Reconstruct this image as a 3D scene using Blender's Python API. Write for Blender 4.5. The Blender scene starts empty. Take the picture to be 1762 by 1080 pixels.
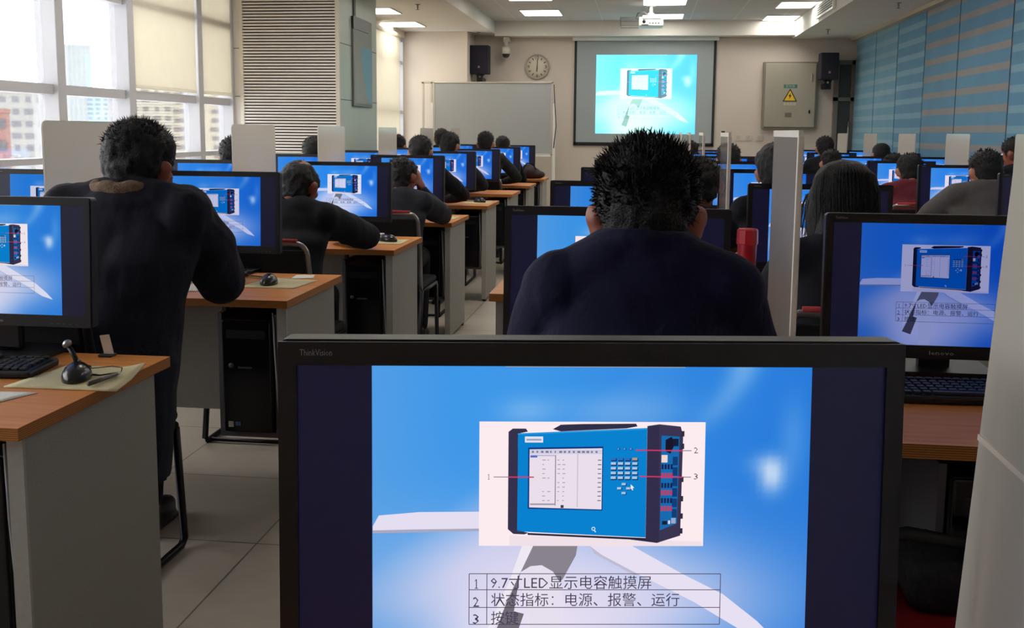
import bpy, bmesh, math, random
from mathutils import Vector, Matrix, Euler
R = math.radians
scene = bpy.context.scene
col = scene.collection

# ------------------------------------------------------------------ camera, world, exposure
cam_data = bpy.data.cameras.new('camera')
cam = bpy.data.objects.new('camera', cam_data); col.objects.link(cam)
cam_data.sensor_width = 36.0
cam_data.lens = 36.0 * 1750 / 1762
cam_data.shift_y = -(540 - 448.0) / 1762
cam_data.clip_start = 0.05; cam_data.clip_end = 3000
PITCH, YAW, ROLL, CAM_H = .1262, .1262, .0085, 1.32
cam.matrix_world = (Matrix.Translation((0, 0, CAM_H)) @ Matrix.Rotation(YAW, 4, 'Z')
                    @ Matrix.Rotation(math.pi/2 - PITCH, 4, 'X') @ Matrix.Rotation(ROLL, 4, 'Z'))
scene.camera = cam
scene.view_settings.view_transform = 'Standard'
scene.view_settings.look = 'None'
scene.view_settings.gamma = 1.0
scene.view_settings.use_curve_mapping = False
EXPO = 0.0
scene.view_settings.exposure = EXPO
SKY = 6.5
LAMP = 11.0
wd = bpy.data.worlds.new('overcast_sky'); scene.world = wd; wd.use_nodes = True
wn = wd.node_tree.nodes; wl = wd.node_tree.links
bg = wn['Background']; bg.inputs[0].default_value = (.97, .98, 1, 1); bg.inputs[1].default_value = SKY
scene.cycles.max_bounces = 8; scene.cycles.transparent_max_bounces = 16
scene.cycles.caustics_reflective = False; scene.cycles.caustics_refractive = False
scene.cycles.use_denoising = True
scene.cycles.sample_clamp_indirect = 6

# ------------------------------------------------------------------ small helpers
def lin(c):
    f = lambda v: v/12.92 if v <= .04045 else ((v+.055)/1.055)**2.4
    return tuple(f(v/255.0) for v in c)

MATS = {}
def mat(name, rgb=(128, 128, 128), rough=.6, metal=0., spec=.5, noise=0., nscale=20., bump=0., bscale=60., trans=0., coat=0.):
    if name in MATS: return MATS[name]
    m = bpy.data.materials.new(name); m.use_nodes = True
    nt = m.node_tree; b = nt.nodes['Principled BSDF']
    c = lin(rgb)
    b.inputs['Base Color'].default_value = (*c, 1)
    b.inputs['Roughness'].default_value = rough
    b.inputs['Metallic'].default_value = metal
    b.inputs['Specular IOR Level'].default_value = spec
    if coat: b.inputs['Coat Weight'].default_value = coat; b.inputs['Coat Roughness'].default_value = .08
    if noise or bump:
        tc = nt.nodes.new('ShaderNodeTexCoord')
        if noise:
            n = nt.nodes.new('ShaderNodeTexNoise'); n.inputs['Scale'].default_value = nscale; n.inputs['Detail'].default_value = 6
            nt.links.new(tc.outputs['Object'], n.inputs['Vector'])
            r = nt.nodes.new('ShaderNodeMapRange'); r.inputs['To Min'].default_value = 1-noise; r.inputs['To Max'].default_value = 1+noise
            r.inputs['From Min'].default_value = .3; r.inputs['From Max'].default_value = .7
            nt.links.new(n.outputs['Fac'], r.inputs['Value'])
            mx = nt.nodes.new('ShaderNodeVectorMath'); mx.operation = 'SCALE'
            mx.inputs[0].default_value = c; nt.links.new(r.outputs['Result'], mx.inputs['Scale'])
            nt.links.new(mx.outputs['Vector'], b.inputs['Base Color'])
        if bump:
            n2 = nt.nodes.new('ShaderNodeTexNoise'); n2.inputs['Scale'].default_value = bscale; n2.inputs['Detail'].default_value = 4
            nt.links.new(tc.outputs['Object'], n2.inputs['Vector'])
            bp = nt.nodes.new('ShaderNodeBump'); bp.inputs['Strength'].default_value = bump; bp.inputs['Distance'].default_value = .01
            nt.links.new(n2.outputs['Fac'], bp.inputs['Height']); nt.links.new(bp.outputs['Normal'], b.inputs['Normal'])
    if trans:
        out = nt.nodes['Material Output']; t = nt.nodes.new('ShaderNodeBsdfTranslucent'); t.inputs[0].default_value = (*c, 1)
        ms = nt.nodes.new('ShaderNodeMixShader'); ms.inputs[0].default_value = trans
        nt.links.new(b.outputs[0], ms.inputs[1]); nt.links.new(t.outputs[0], ms.inputs[2]); nt.links.new(ms.outputs[0], out.inputs[0])
    MATS[name] = m
    return m

def emit(name, rgb, strength):
    if name in MATS: return MATS[name]
    m = bpy.data.materials.new(name); m.use_nodes = True
    b = m.node_tree.nodes['Principled BSDF']
    b.inputs['Base Color'].default_value = (.8, .8, .8, 1)
    b.inputs['Emission Color'].default_value = (*lin(rgb), 1); b.inputs['Emission Strength'].default_value = strength
    MATS[name] = m
    return m

def put(name, data, parent=None, loc=(0, 0, 0), rot=(0, 0, 0), **props):
    o = bpy.data.objects.new(name, data); col.objects.link(o)
    o.location = loc; o.rotation_euler = rot
    if parent is not None: o.parent = parent
    for k, v in props.items():
        if v is not None: o[k] = v
    return o
def empty(name, loc, label, category, group=None, rot=(0, 0, 0)):
    o = put(name, None, None, loc, rot, label=label, category=category, group=group)
    o.empty_display_size = .1
    return o

def box(bm, lo, hi, mi=0, bevel=0., seg=2, rot=None, piv=None):
    r = bmesh.ops.create_cube(bm, size=1)
    vs = r['verts']
    c = [(lo[i]+hi[i])/2 for i in range(3)]; d = [hi[i]-lo[i] for i in range(3)]
    for v in vs: v.co = Vector((v.co[0]*d[0]+c[0], v.co[1]*d[1]+c[1], v.co[2]*d[2]+c[2]))
    fs = set(f for v in vs for f in v.link_faces)
    for f in fs: f.material_index = mi
    if bevel:
        es = list(set(e for v in vs for e in v.link_edges))
        rr = bmesh.ops.bevel(bm, geom=es, offset=bevel, segments=seg, profile=.5, affect='EDGES')
        for f in rr['faces']: f.material_index = mi
        vs = list(set(v for f in rr['faces'] for v in f.verts) | set(v for v in vs if v.is_valid))
    if rot is not None:
        M = rot if isinstance(rot, Matrix) else Euler(rot).to_matrix()
        p = Vector(piv if piv is not None else c)
        for v in vs: v.co = M @ (v.co-p) + p
    return vs

def ellip(bm, c, r, rot=None, u=18, v=12, mi=0):
    M = rot if isinstance(rot, Matrix) else (Euler(rot).to_matrix() if rot is not None else Matrix.Identity(3))
    c = Vector(c); rings = []; T = lambda x, y, z: bm.verts.new(M @ Vector((x*r[0], y*r[1], z*r[2])) + c)
    cs = [(math.cos(2*math.pi*k/u), math.sin(2*math.pi*k/u)) for k in range(u)]
    top = T(0, 0, 1); bot = T(0, 0, -1)
    for j in range(1, v):
        a = math.pi*j/v; z, q = math.cos(a), math.sin(a)
        rings.append([T(q*x, q*y, z) for x, y in cs])
    fs = []
    for k in range(u):
        l = (k+1) % u
        fs.append(bm.faces.new((top, rings[0][k], rings[0][l]))); fs.append(bm.faces.new((bot, rings[-1][l], rings[-1][k])))
        for A, B in zip(rings, rings[1:]): fs.append(bm.faces.new((A[k], B[k], B[l], A[l])))
    for f in fs: f.material_index = mi; f.smooth = True
    return [top, bot]+[x for g in rings for x in g]

def tube(bm, pts, radii, seg=12, mi=0, caps=True, closed=False):
    pts = [Vector(p) for p in pts]
    if not hasattr(radii, '__len__'): radii = [radii]*len(pts)
    n = len(pts); rings = []; up = None
    for i in range(n):
        a = pts[(i-1) % n] if (i > 0 or closed) else pts[i]; b = pts[(i+1) % n] if (i < n-1 or closed) else pts[i]
        t = (b-a)
        if t.length < 1e-9: t = Vector((0, 0, 1))
        t.normalize()
        if up is None:
            up = Vector((0, 0, 1)) if abs(t.z) < .9 else Vector((0, 1, 0))
        x = t.cross(up)
        if x.length < 1e-4: x = t.cross(Vector((1, 0, 0)))
        x.normalize(); y = x.cross(t).normalized(); up = y
        rings.append([bm.verts.new(pts[i] + (x*math.cos(2*math.pi*k/seg) + y*math.sin(2*math.pi*k/seg))*radii[i]) for k in range(seg)])
    fs = []
    for i in range(n if closed else n-1):
        A, B = rings[i], rings[(i+1) % n]
        for k in range(seg):
            fs.append(bm.faces.new((A[k], A[(k+1) % seg], B[(k+1) % seg], B[k])))
    if caps and not closed:
        fs.append(bm.faces.new(list(reversed(rings[0])))); fs.append(bm.faces.new(rings[-1]))
    for f in fs: f.material_index = mi; f.smooth = True
    return [v for r in rings for v in r]

def limb(bm, pts, radii, seg=14):
    tube(bm, pts, radii, seg)
    for p, r in zip(pts, radii): ellip(bm, p, (r, r, r), u=12, v=8)

def loft(bm, secs, seg=24, mi=0):
    # secs: (center, rx, ry) horizontal-ish ellipses, from low to high
    rings = []
    for c, rx, ry in secs:
        rings.append([bm.verts.new(Vector(c)+Vector((rx*math.cos(2*math.pi*k/seg), ry*math.sin(2*math.pi*k/seg), 0))) for k in range(seg)])
    for A, B in zip(rings, rings[1:]):
        for k in range(seg):
            f = bm.faces.new((A[k], A[(k+1) % seg], B[(k+1) % seg], B[k])); f.material_index = mi; f.smooth = True
    bm.faces.new(list(reversed(rings[0]))).material_index = mi; bm.faces.new(rings[-1]).material_index = mi

def lathe(bm, prof, seg=24, axis='Z', c=(0, 0, 0), mi=0):
    rings = []
    for r, h in prof:
        ring = []
        for k in range(seg):
            a = 2*math.pi*k/seg; x, y = r*math.cos(a), r*math.sin(a)
            p = {'Z': (x, y, h), 'Y': (x, h, y), 'X': (h, x, y)}[axis]
            ring.append(bm.verts.new(Vector(p)+Vector(c)))
        rings.append(ring)
    for A, B in zip(rings, rings[1:]):
        for k in range(seg):
            f = bm.faces.new((A[k], A[(k+1) % seg], B[(k+1) % seg], B[k])); f.material_index = mi; f.smooth = True
    for rg in (rings[0], rings[-1]):
        try: bm.faces.new(rg).material_index = mi
        except Exception: pass

def prism(bm, poly, d0, d1, axis='Y', mi=0):
    # poly: list of (a,b); extruded along axis from d0 to d1
    def P(a, b, d): return {'Y': (a, d, b), 'X': (d, a, b), 'Z': (a, b, d)}[axis]
    A = [bm.verts.new(P(a, b, d0)) for a, b in poly]; B = [bm.verts.new(P(a, b, d1)) for a, b in poly]
    fs = [bm.faces.new(A), bm.faces.new(list(reversed(B)))]
    n = len(poly)
    for i in range(n): fs.append(bm.faces.new((A[i], B[i], B[(i+1) % n], A[(i+1) % n])))
    for f in fs: f.material_index = mi
    return A+B

def rrect(w, h, r, n=5, cx=0, cy=0):
    p = []
    for sx, sy, a0 in ((1, 1, 0), (-1, 1, 90), (-1, -1, 180), (1, -1, 270)):
        for i in range(n+1):
            a = R(a0+90*i/n); p.append((cx+sx*(w/2-r)+r*math.cos(a), cy+sy*(h/2-r)+r*math.sin(a)))
    return p

def mesh(bm, name, mats, smooth=None):
    bmesh.ops.recalc_face_normals(bm, faces=bm.faces)
    me = bpy.data.meshes.new(name); bm.to_mesh(me); bm.free()
    if not isinstance(mats, (list, tuple)): mats = [mats]
    for m in mats: me.materials.append(m)
    if smooth is True:
        for p in me.polygons: p.use_smooth = True
    elif smooth is False:
        for p in me.polygons: p.use_smooth = False
    return me
def boxmesh(name, lo, hi, m, bevel=0.):
    bm = bmesh.new(); box(bm, lo, hi, 0, bevel); return mesh(bm, name, m)

def remesh(bm, name, voxel, mats, smooth=4, decimate=None):
    bmesh.ops.recalc_face_normals(bm, faces=bm.faces)
    me = bpy.data.meshes.new(name+'_src'); bm.to_mesh(me); bm.free()
    o = bpy.data.objects.new('tmp', me); col.objects.link(o)
    md = o.modifiers.new('r', 'REMESH'); md.mode = 'VOXEL'; md.voxel_size = voxel; md.adaptivity = 0
    if smooth:
        s = o.modifiers.new('s', 'SMOOTH'); s.factor = .5; s.iterations = smooth
    dg = bpy.context.evaluated_depsgraph_get()
    out = bpy.data.meshes.new_from_object(o.evaluated_get(dg)); out.name = name
    bpy.data.objects.remove(o); bpy.data.meshes.remove(me)
    out.materials.clear()
    for m in (mats if isinstance(mats, (list, tuple)) else [mats]): out.materials.append(m)
    for p in out.polygons: p.use_smooth = True
    return out

def text_mesh(body, res=2):
    cu = bpy.data.curves.new('t', 'FONT'); cu.body = body; cu.size = 1; cu.resolution_u = res
    o = bpy.data.objects.new('t', cu); col.objects.link(o)
    dg = bpy.context.evaluated_depsgraph_get()
    me = bpy.data.meshes.new_from_object(o.evaluated_get(dg))
    bpy.data.objects.remove(o); bpy.data.curves.remove(cu)
    return me
def add_text(bm, body, x0, x1, base, y, mi=0, height=None, depth=0., res=2):
    """lettering in the XZ plane facing -Y between x0 and x1, its baseline at base."""
    me = text_mesh(body, res)
    xs = [v.co.x for v in me.vertices]; ys = [v.co.y for v in me.vertices]
    s = (x1-x0)/(max(xs)-min(xs)); sz = s if height is None else height/(max(ys)-min(ys))
    vs = [bm.verts.new((x0+(v.co.x-min(xs))*s, y, base+v.co.y*sz)) for v in me.vertices]
    fs = []
    for p in me.polygons:
        try:
            f = bm.faces.new([vs[i] for i in p.vertices]); f.material_index = mi; fs.append(f)
        except Exception: pass
    bpy.data.meshes.remove(me)
    if depth:
        r = bmesh.ops.extrude_face_region(bm, geom=fs)
        for g in r['geom']:
            if isinstance(g, bmesh.types.BMVert): g.co.y -= depth
            elif isinstance(g, bmesh.types.BMFace): g.material_index = mi
    return fs

# ------------------------------------------------------------------ materials
M_wall = mat('wall_paint', (222, 210, 196), .85, noise=.02, nscale=3)
M_wallgrey = mat('front_wall_paint', (206, 194, 184), .85, noise=.02, nscale=3)
M_ceil = mat('ceiling_paint', (226, 222, 214), .9, noise=.015, nscale=4)
M_frame = mat('window_frame_aluminium', (203, 202, 206), .45, noise=.02, nscale=8)
M_pillar = mat('pillar_panel', (234, 228, 219), .4, noise=.02, nscale=2)
M_white = mat('white_enamel', (235, 235, 232), .35)
M_black = mat('black_plastic', (10, 10, 21), .42, bump=.05, bscale=400)
M_gloss = mat('black_gloss_plastic', (12, 12, 18), .2)
M_panel = mat('display_panel_dark', (12, 14, 40), .35)
_b = M_panel.node_tree.nodes['Principled BSDF']; _b.inputs['Emission Color'].default_value = (*lin((9, 10, 35)), 1); _b.inputs['Emission Strength'].default_value = 1.0   # backlight bleed of a lit display
M_metal = mat('brushed_metal', (170, 170, 172), .3, metal=1., noise=.05, nscale=30)
M_darkmetal = mat('dark_steel', (28, 28, 32), .4, metal=.6)
M_grey = mat('desk_grey_laminate', (150, 148, 142), .6, noise=.09, nscale=260)
M_greyedge = mat('desk_grey_edge_band', (166, 164, 158), .5, noise=.04, nscale=90)
M_tower = mat('tower_black_steel', (16, 16, 22), .45, bump=.03, bscale=300)
M_holder = mat('tower_holder_grey', (92, 90, 94), .5)
M_paper = mat('white_paper', (235, 233, 226), .8, noise=.015, nscale=20)
M_pad = mat('cream_card', (212, 200, 158), .75, noise=.1, nscale=9)
M_red = mat('red_upholstery', (165, 28, 38), .7, bump=.2, bscale=300)
M_blackfab = mat('black_mesh_fabric', (20, 20, 24), .9, bump=.4, bscale=500)
M_cable = mat('black_cable', (15, 15, 17), .5)
M_speaker = mat('speaker_cabinet_black', (38, 38, 52), .7, bump=.1, bscale=200)

def wood_mat():
    m = bpy.data.materials.new('beech_laminate'); m.use_nodes = True
    nt = m.node_tree; b = nt.nodes['Principled BSDF']; b.inputs['Roughness'].default_value = .45; b.inputs['Specular IOR Level'].default_value = .3
    tc = nt.nodes.new('ShaderNodeTexCoord'); mp = nt.nodes.new('ShaderNodeMapping'); mp.inputs['Scale'].default_value = (2.2, 42, 42)
    nt.links.new(tc.outputs['Object'], mp.inputs[0])
    n = nt.nodes.new('ShaderNodeTexNoise'); n.inputs['Scale'].default_value = 2.4; n.inputs['Detail'].default_value = 8; n.inputs['Distortion'].default_value = .6
    nt.links.new(mp.outputs[0], n.inputs['Vector'])
    cr = nt.nodes.new('ShaderNodeValToRGB')
    cr.color_ramp.elements[0].position = .3; cr.color_ramp.elements[0].color = (*lin((202, 124, 56)), 1)
    cr.color_ramp.elements[1].position = .75; cr.color_ramp.elements[1].color = (*lin((224, 150, 78)), 1)
    nt.links.new(n.outputs['Fac'], cr.inputs[0]); nt.links.new(cr.outputs[0], b.inputs['Base Color'])
    return m
M_wood = wood_mat()
def edge_mat():
    m = bpy.data.materials.new('beech_edge_banding'); m.use_nodes = True
    nt = m.node_tree; b = nt.nodes['Principled BSDF']; b.inputs['Roughness'].default_value = .45; b.inputs['Specular IOR Level'].default_value = .3
    tc = nt.nodes.new('ShaderNodeTexCoord'); sp = nt.nodes.new('ShaderNodeSeparateXYZ'); nt.links.new(tc.outputs['Object'], sp.inputs[0])
    mu = nt.nodes.new('ShaderNodeMath'); mu.operation = 'MULTIPLY'; mu.inputs[1].default_value = 2*math.pi/.0042; nt.links.new(sp.outputs['Z'], mu.inputs[0])
    si = nt.nodes.new('ShaderNodeMath'); si.operation = 'SINE'; nt.links.new(mu.outputs[0], si.inputs[0])
    mr = nt.nodes.new('ShaderNodeMapRange'); mr.inputs['From Min'].default_value = -1; nt.links.new(si.outputs[0], mr.inputs[0])
    cr = nt.nodes.new('ShaderNodeValToRGB')
    cr.color_ramp.elements[0].color = (*lin((120, 72, 34)), 1); cr.color_ramp.elements[1].color = (*lin((190, 122, 62)), 1)
    cr.color_ramp.elements[1].position = .6
    nt.links.new(mr.outputs[0], cr.inputs[0]); nt.links.new(cr.outputs[0], b.inputs['Base Color'])
    return m
M_edge = edge_mat()

def floor_mat():
    m = bpy.data.materials.new('floor_tile'); m.use_nodes = True
    nt = m.node_tree; b = nt.nodes['Principled BSDF']
    tc = nt.nodes.new('ShaderNodeTexCoord')
    br = nt.nodes.new('ShaderNodeTexBrick'); br.offset = 0; br.inputs['Scale'].default_value = 1
    br.inputs['Brick Width'].default_value = .6; br.inputs['Row Height'].default_value = .6; br.inputs['Mortar Size'].default_value = .003
    br.inputs['Color1'].default_value = (*lin((196, 186, 172)), 1); br.inputs['Color2'].default_value = (*lin((190, 180, 167)), 1); br.inputs['Mortar'].default_value = (*lin((120, 110, 100)), 1)
    nt.links.new(tc.outputs['Object'], br.inputs['Vector'])
    n = nt.nodes.new('ShaderNodeTexNoise'); n.inputs['Scale'].default_value = 14; n.inputs['Detail'].default_value = 8; nt.links.new(tc.outputs['Object'], n.inputs['Vector'])
    mr = nt.nodes.new('ShaderNodeMapRange'); mr.inputs['To Min'].default_value = .88; mr.inputs['To Max'].default_value = 1.1; nt.links.new(n.outputs['Fac'], mr.inputs[0])
    sc = nt.nodes.new('ShaderNodeVectorMath'); sc.operation = 'SCALE'; nt.links.new(br.outputs['Color'], sc.inputs[0]); nt.links.new(mr.outputs[0], sc.inputs['Scale'])
    nt.links.new(sc.outputs[0], b.inputs['Base Color']); b.inputs['Roughness'].default_value = .33
    return m
M_floor = floor_mat()
def tile_ceiling_mat():
    m = bpy.data.materials.new('ceiling_tile'); m.use_nodes = True
    nt = m.node_tree; b = nt.nodes['Principled BSDF']; b.inputs['Roughness'].default_value = .8
    tc = nt.nodes.new('ShaderNodeTexCoord')
    br = nt.nodes.new('ShaderNodeTexBrick'); br.offset = 0; br.inputs['Scale'].default_value = 1
    br.inputs['Brick Width'].default_value = .6; br.inputs['Row Height'].default_value = .6; br.inputs['Mortar Size'].default_value = .006
    br.inputs['Color1'].default_value = (*lin((205, 203, 200)), 1); br.inputs['Color2'].default_value = (*lin((201, 199, 197)), 1); br.inputs['Mortar'].default_value = (*lin((225, 224, 220)), 1)
    nt.links.new(tc.outputs['Object'], br.inputs['Vector']); nt.links.new(br.outputs['Color'], b.inputs['Base Color'])
    return m
M_ctile = tile_ceiling_mat()
def glass_mat():
    m = bpy.data.materials.new('window_glass'); m.use_nodes = True
    nt = m.node_tree; out = nt.nodes['Material Output']
    t = nt.nodes.new('ShaderNodeBsdfTransparent'); t.inputs[0].default_value = (.97, .98, .98, 1)
    g = nt.nodes.new('ShaderNodeBsdfGlossy'); g.inputs['Roughness'].default_value = .02
    fr = nt.nodes.new('ShaderNodeFresnel'); fr.inputs[0].default_value = 1.45
    lp = nt.nodes.new('ShaderNodeMath'); lp.operation = 'MULTIPLY'; lp.inputs[1].default_value = .7; nt.links.new(fr.outputs[0], lp.inputs[0])
    ms = nt.nodes.new('ShaderNodeMixShader'); nt.links.new(lp.outputs[0], ms.inputs[0]); nt.links.new(t.outputs[0], ms.inputs[1]); nt.links.new(g.outputs[0], ms.inputs[2])
    nt.links.new(ms.outputs[0], out.inputs[0]); return m
M_glass = glass_mat()
def divider_mat(name, rgb, trans, clear):
    m = mat(name, rgb, .12, noise=.02, nscale=3)
    nt = m.node_tree; out = nt.nodes['Material Output']; b = nt.nodes['Principled BSDF']
    c = (*lin(rgb), 1)
    t = nt.nodes.new('ShaderNodeBsdfTranslucent'); t.inputs[0].default_value = c
    ms = nt.nodes.new('ShaderNodeMixShader'); ms.inputs[0].default_value = trans
    nt.links.new(b.outputs[0], ms.inputs[1]); nt.links.new(t.outputs[0], ms.inputs[2])
    last = ms
    if clear:
        tr = nt.nodes.new('ShaderNodeBsdfTransparent'); m2 = nt.nodes.new('ShaderNodeMixShader'); m2.inputs[0].default_value = clear
        nt.links.new(ms.outputs[0], m2.inputs[1]); nt.links.new(tr.outputs[0], m2.inputs[2]); last = m2
    nt.links.new(last.outputs[0], out.inputs[0])
    return m
M_div = divider_mat('divider_acrylic', (222, 218, 210), .4, 0)
M_divsmoke = divider_mat('divider_smoked_acrylic', (134, 124, 114), .2, .06)
M_divsmoke.node_tree.nodes['Principled BSDF'].inputs['Roughness'].default_value = .42; M_divsmoke.node_tree.nodes['Principled BSDF'].inputs['Specular IOR Level'].default_value = .25
M_divclear = divider_mat('divider_clear_acrylic', (150, 140, 132), .2, .6)
M_divedge = mat('divider_edge_white', (225, 216, 204), .4)

# ------------------------------------------------------------------ the room
FY = 14.9          # front wall
RX = 2.97          # right wall
LX = -3.85         # window wall
SZ, CZ = 2.70, 2.87
def struct(name, bm, m, **kw):
    return put(name, mesh(bm, name, m), kind='structure', **kw)
bm = bmesh.new(); box(bm, (-4.2, -2.2, -.1), (3.3, 15.2, 0)); struct('floor', bm, M_floor)
bm = bmesh.new(); box(bm, (-2.13, -2.2, CZ), (2.04, FY-.28, CZ+.1)); struct('ceiling', bm, M_ctile)
bm = bmesh.new(); box(bm, (-4.2, -2.2, SZ), (-2.13, FY, CZ+.1)); struct('ceiling_soffit_left', bm, M_ceil)
bm = bmesh.new(); box(bm, (2.04, -2.2, 2.64), (RX+.3, FY, CZ+.1)); struct('ceiling_soffit_right', bm, M_ceil)
bm = bmesh.new(); box(bm, (-2.13, FY-.28, 2.665), (2.04, FY, CZ+.1)); struct('ceiling_beam', bm, M_ceil)
bm = bmesh.new(); box(bm, (-4.2, FY, 0), (RX+.3, FY+.2, 3)); struct('wall_front', bm, M_wallgrey)
bm = bmesh.new(); box(bm, (-4.2, -2.4, 0), (RX+.3, -2.2, 3)); struct('wall_back', bm, M_wall)
bm = bmesh.new(); box(bm, (RX, -2.2, 0), (RX+.2, FY, 3)); struct('wall_right', bm, M_wall)
# boxed-in cream wall left of the front wall
bm = bmesh.new(); box(bm, (-4.0, 14.3, 0), (-2.47, FY, SZ)); struct('wall_front_boxing', bm, M_wall)
# window wall: parapet, closed part near the back of the room, lintel
bm = bmesh.new()
box(bm, (LX-.25, -2.2, 0), (LX, 9.2, .88)); box(bm, (LX-.25, -2.2, .88), (LX, -.6, SZ)); box(bm, (LX-.25, -.6, 2.62), (LX, 9.2, SZ))
struct('wall_left', bm, M_wall)
bm = bmesh.new(); box(bm, (-3.9, 9.2, 0), (-2.83, 10.66, SZ)); pil = struct('pillar', bm, M_pillar)
# panel joints of the pillar cladding (thin shadow gaps) and its glass-clad right side
bm = bmesh.new()
for z in (1.62, 2.06): box(bm, (-3.9, 9.193, z), (-2.83, 9.2, z+.006))
put('cladding_joint', mesh(bm, 'cladding_joint', mat('joint_shadow', (120, 112, 98), .8)), pil)
bm = bmesh.new(); box(bm, (-2.83, 9.33, .1), (-2.815, 10.66, SZ-.002))
put('side_cladding', mesh(bm, 'side_cladding', mat('green_glass_cladding', (190, 204, 192), .35, noise=.03, nscale=2)), pil)
bm = bmesh.new()
for z in (1.60, 2.12): box(bm, (-2.8155, 9.34, z), (-2.813, 10.65, z+.008))
put('side_joint', mesh(bm, 'side_joint', mat('joint_green', (110, 122, 112), .7)), pil)
# second window beyond the pillar
bm = bmesh.new(); box(bm, (-3.55, 10.66, 0), (-3.36, 14.3, .9)); box(bm, (-3.55, 10.66, 2.6), (-3.36, 14.3, SZ)); struct('wall_left_far', bm, M_wall)

# windows of the window wall (one object per bay: frame and pane)
mull = [-.6, .6, 1.75, 2.85, 3.95, 5.16, 6.33, 7.27, 8.47, 9.2]
for i, (a, b) in enumerate(zip(mull, mull[1:])):
    bm = bmesh.new()
    wide = .16 if i in (5, 6, 7) else .07
    box(bm, (LX-.08, b-.045, .88), (LX+.065, b+.05, 2.62), bevel=.004)
    for z0, z1, dx in ((1.535, 1.60, .03), (2.22, 2.29, .03), (1.085, 1.125, .06), (.88, .93, .02), (2.57, 2.62, .02)):
        box(bm, (LX-.06, a+.045, z0), (LX+dx, b-.035, z1))
    if i == 8:
        pass
    w = struct('window_%d' % (i+1), bm, M_frame)
    bm = bmesh.new(); box(bm, (LX-.03, a, .9), (LX-.024, b, 2.6)); put('pane', mesh(bm, 'pane', M_glass), w)
# far window
bm = bmesh.new()
for y in (10.70, 12.3, 13.86, 14.25): box(bm, (-3.5, y, .9), (-3.38, y+.05, 2.6))
for z in (.9, 1.55, 2.23, 2.55): box(bm, (-3.49, 10.7, z), (-3.39, 14.3, z+.05))
w = struct('window_10', bm, M_frame)
bm = bmesh.new(); box(bm, (-3.45, 10.7, .9), (-3.444, 14.3, 2.6)); put('pane', mesh(bm, 'pane', M_glass), w)

# cream roller blinds
M_shade = mat('cream_shade_fabric', (237, 232, 219), .9, noise=.03, nscale=6, trans=.42)
def roller(y0, y1, zbot, x, label):
    r = empty('roller_blind', (x, (y0+y1)/2, 2.6), label, 'blind', 'cream roller blinds on the window wall')
    L = y1-y0
    bm = bmesh.new()
    n = 10
    for k in range(n):
        pass
    box(bm, (-.002, -L/2, zbot-2.6+.02), (.002, L/2, -.03)); put('fabric', mesh(bm, 'shade_fabric', M_shade), r)
    bm = bmesh.new(); tube(bm, [(0, -L/2, 0), (0, L/2, 0)], .03, 14); put('roller_tube', mesh(bm, 'roller_tube', M_shade), r)
    bm = bmesh.new(); box(bm, (-.008, -L/2, zbot-2.6-.005), (.008, L/2, zbot-2.6+.022), bevel=.004); put('bottom_bar', mesh(bm, 'bottom_bar', M_shade), r)
roller(7.34, 8.40, 1.625, LX+.05, 'half-lowered cream roller blind, wide one left of the pillar')
roller(8.53, 9.19, 1.625, LX+.05, 'narrow half-lowered cream roller blind touching the pillar edge')
roller(10.72, 13.84, .96, -3.33, 'fully lowered cream roller blind beyond the louvred pillar')

# zebra blinds along the right wall
def zebra_mat(name, period, frac, blue, sheer, off):
    m = bpy.data.materials.new(name); m.use_nodes = True
    nt = m.node_tree; b = nt.nodes['Principled BSDF']; b.inputs['Roughness'].default_value = .8
    tc = nt.nodes.new('ShaderNodeTexCoord'); sp = nt.nodes.new('ShaderNodeSeparateXYZ'); nt.links.new(tc.outputs['Object'], sp.inputs[0])
    a = nt.nodes.new('ShaderNodeMath'); a.operation = 'ADD'; a.inputs[1].default_value = 10+off; nt.links.new(sp.outputs['Z'], a.inputs[0])
    d = nt.nodes.new('ShaderNodeMath'); d.operation = 'DIVIDE'; d.inputs[1].default_value = period; nt.links.new(a.outputs[0], d.inputs[0])
    f = nt.nodes.new('ShaderNodeMath'); f.operation = 'FRACT'; nt.links.new(d.outputs[0], f.inputs[0])
    cr = nt.nodes.new('ShaderNodeValToRGB'); e = cr.color_ramp.elements
    e[0].position = 0; e[0].color = (*lin(blue), 1); e[1].position = frac; e[1].color = (*lin(blue), 1)
    x = e.new(min(frac+.05, .97)); x.color = (*lin(sheer), 1); y = e.new(.96); y.color = (*lin(sheer), 1)
    z = e.new(1.0); z.color = (*lin(blue), 1)
    nt.links.new(f.outputs[0], cr.inputs[0])
    n = nt.nodes.new('ShaderNodeTexNoise'); n.inputs['Scale'].default_value = 3; nt.links.new(tc.outputs['Object'], n.inputs['Vector'])
    mr = nt.nodes.new('ShaderNodeMapRange'); mr.inputs['To Min'].default_value = .9; mr.inputs['To Max'].default_value = 1.1; nt.links.new(n.outputs['Fac'], mr.inputs[0])
    sc = nt.nodes.new('ShaderNodeVectorMath'); sc.operation = 'SCALE'; nt.links.new(cr.outputs[0], sc.inputs[0]); nt.links.new(mr.outputs[0], sc.inputs['Scale'])
    nt.links.new(sc.outputs[0], b.inputs['Base Color'])
    return m
Z_closed = zebra_mat('zebra_blind_closed', .16, .58, (98, 146, 176), (128, 168, 188), 0)
Z_open = zebra_mat('zebra_blind_open', .17, .60, (98, 146, 176), (148, 146, 144), .03)
Z_far = zebra_mat('zebra_blind_far', .15, .55, (110, 154, 178), (132, 168, 184), .04)
gaps = [3.4, 4.75, 6.1, 7.45, 8.72, 10.14, 11.30, 12.48, 13.62, 14.86]
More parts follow.
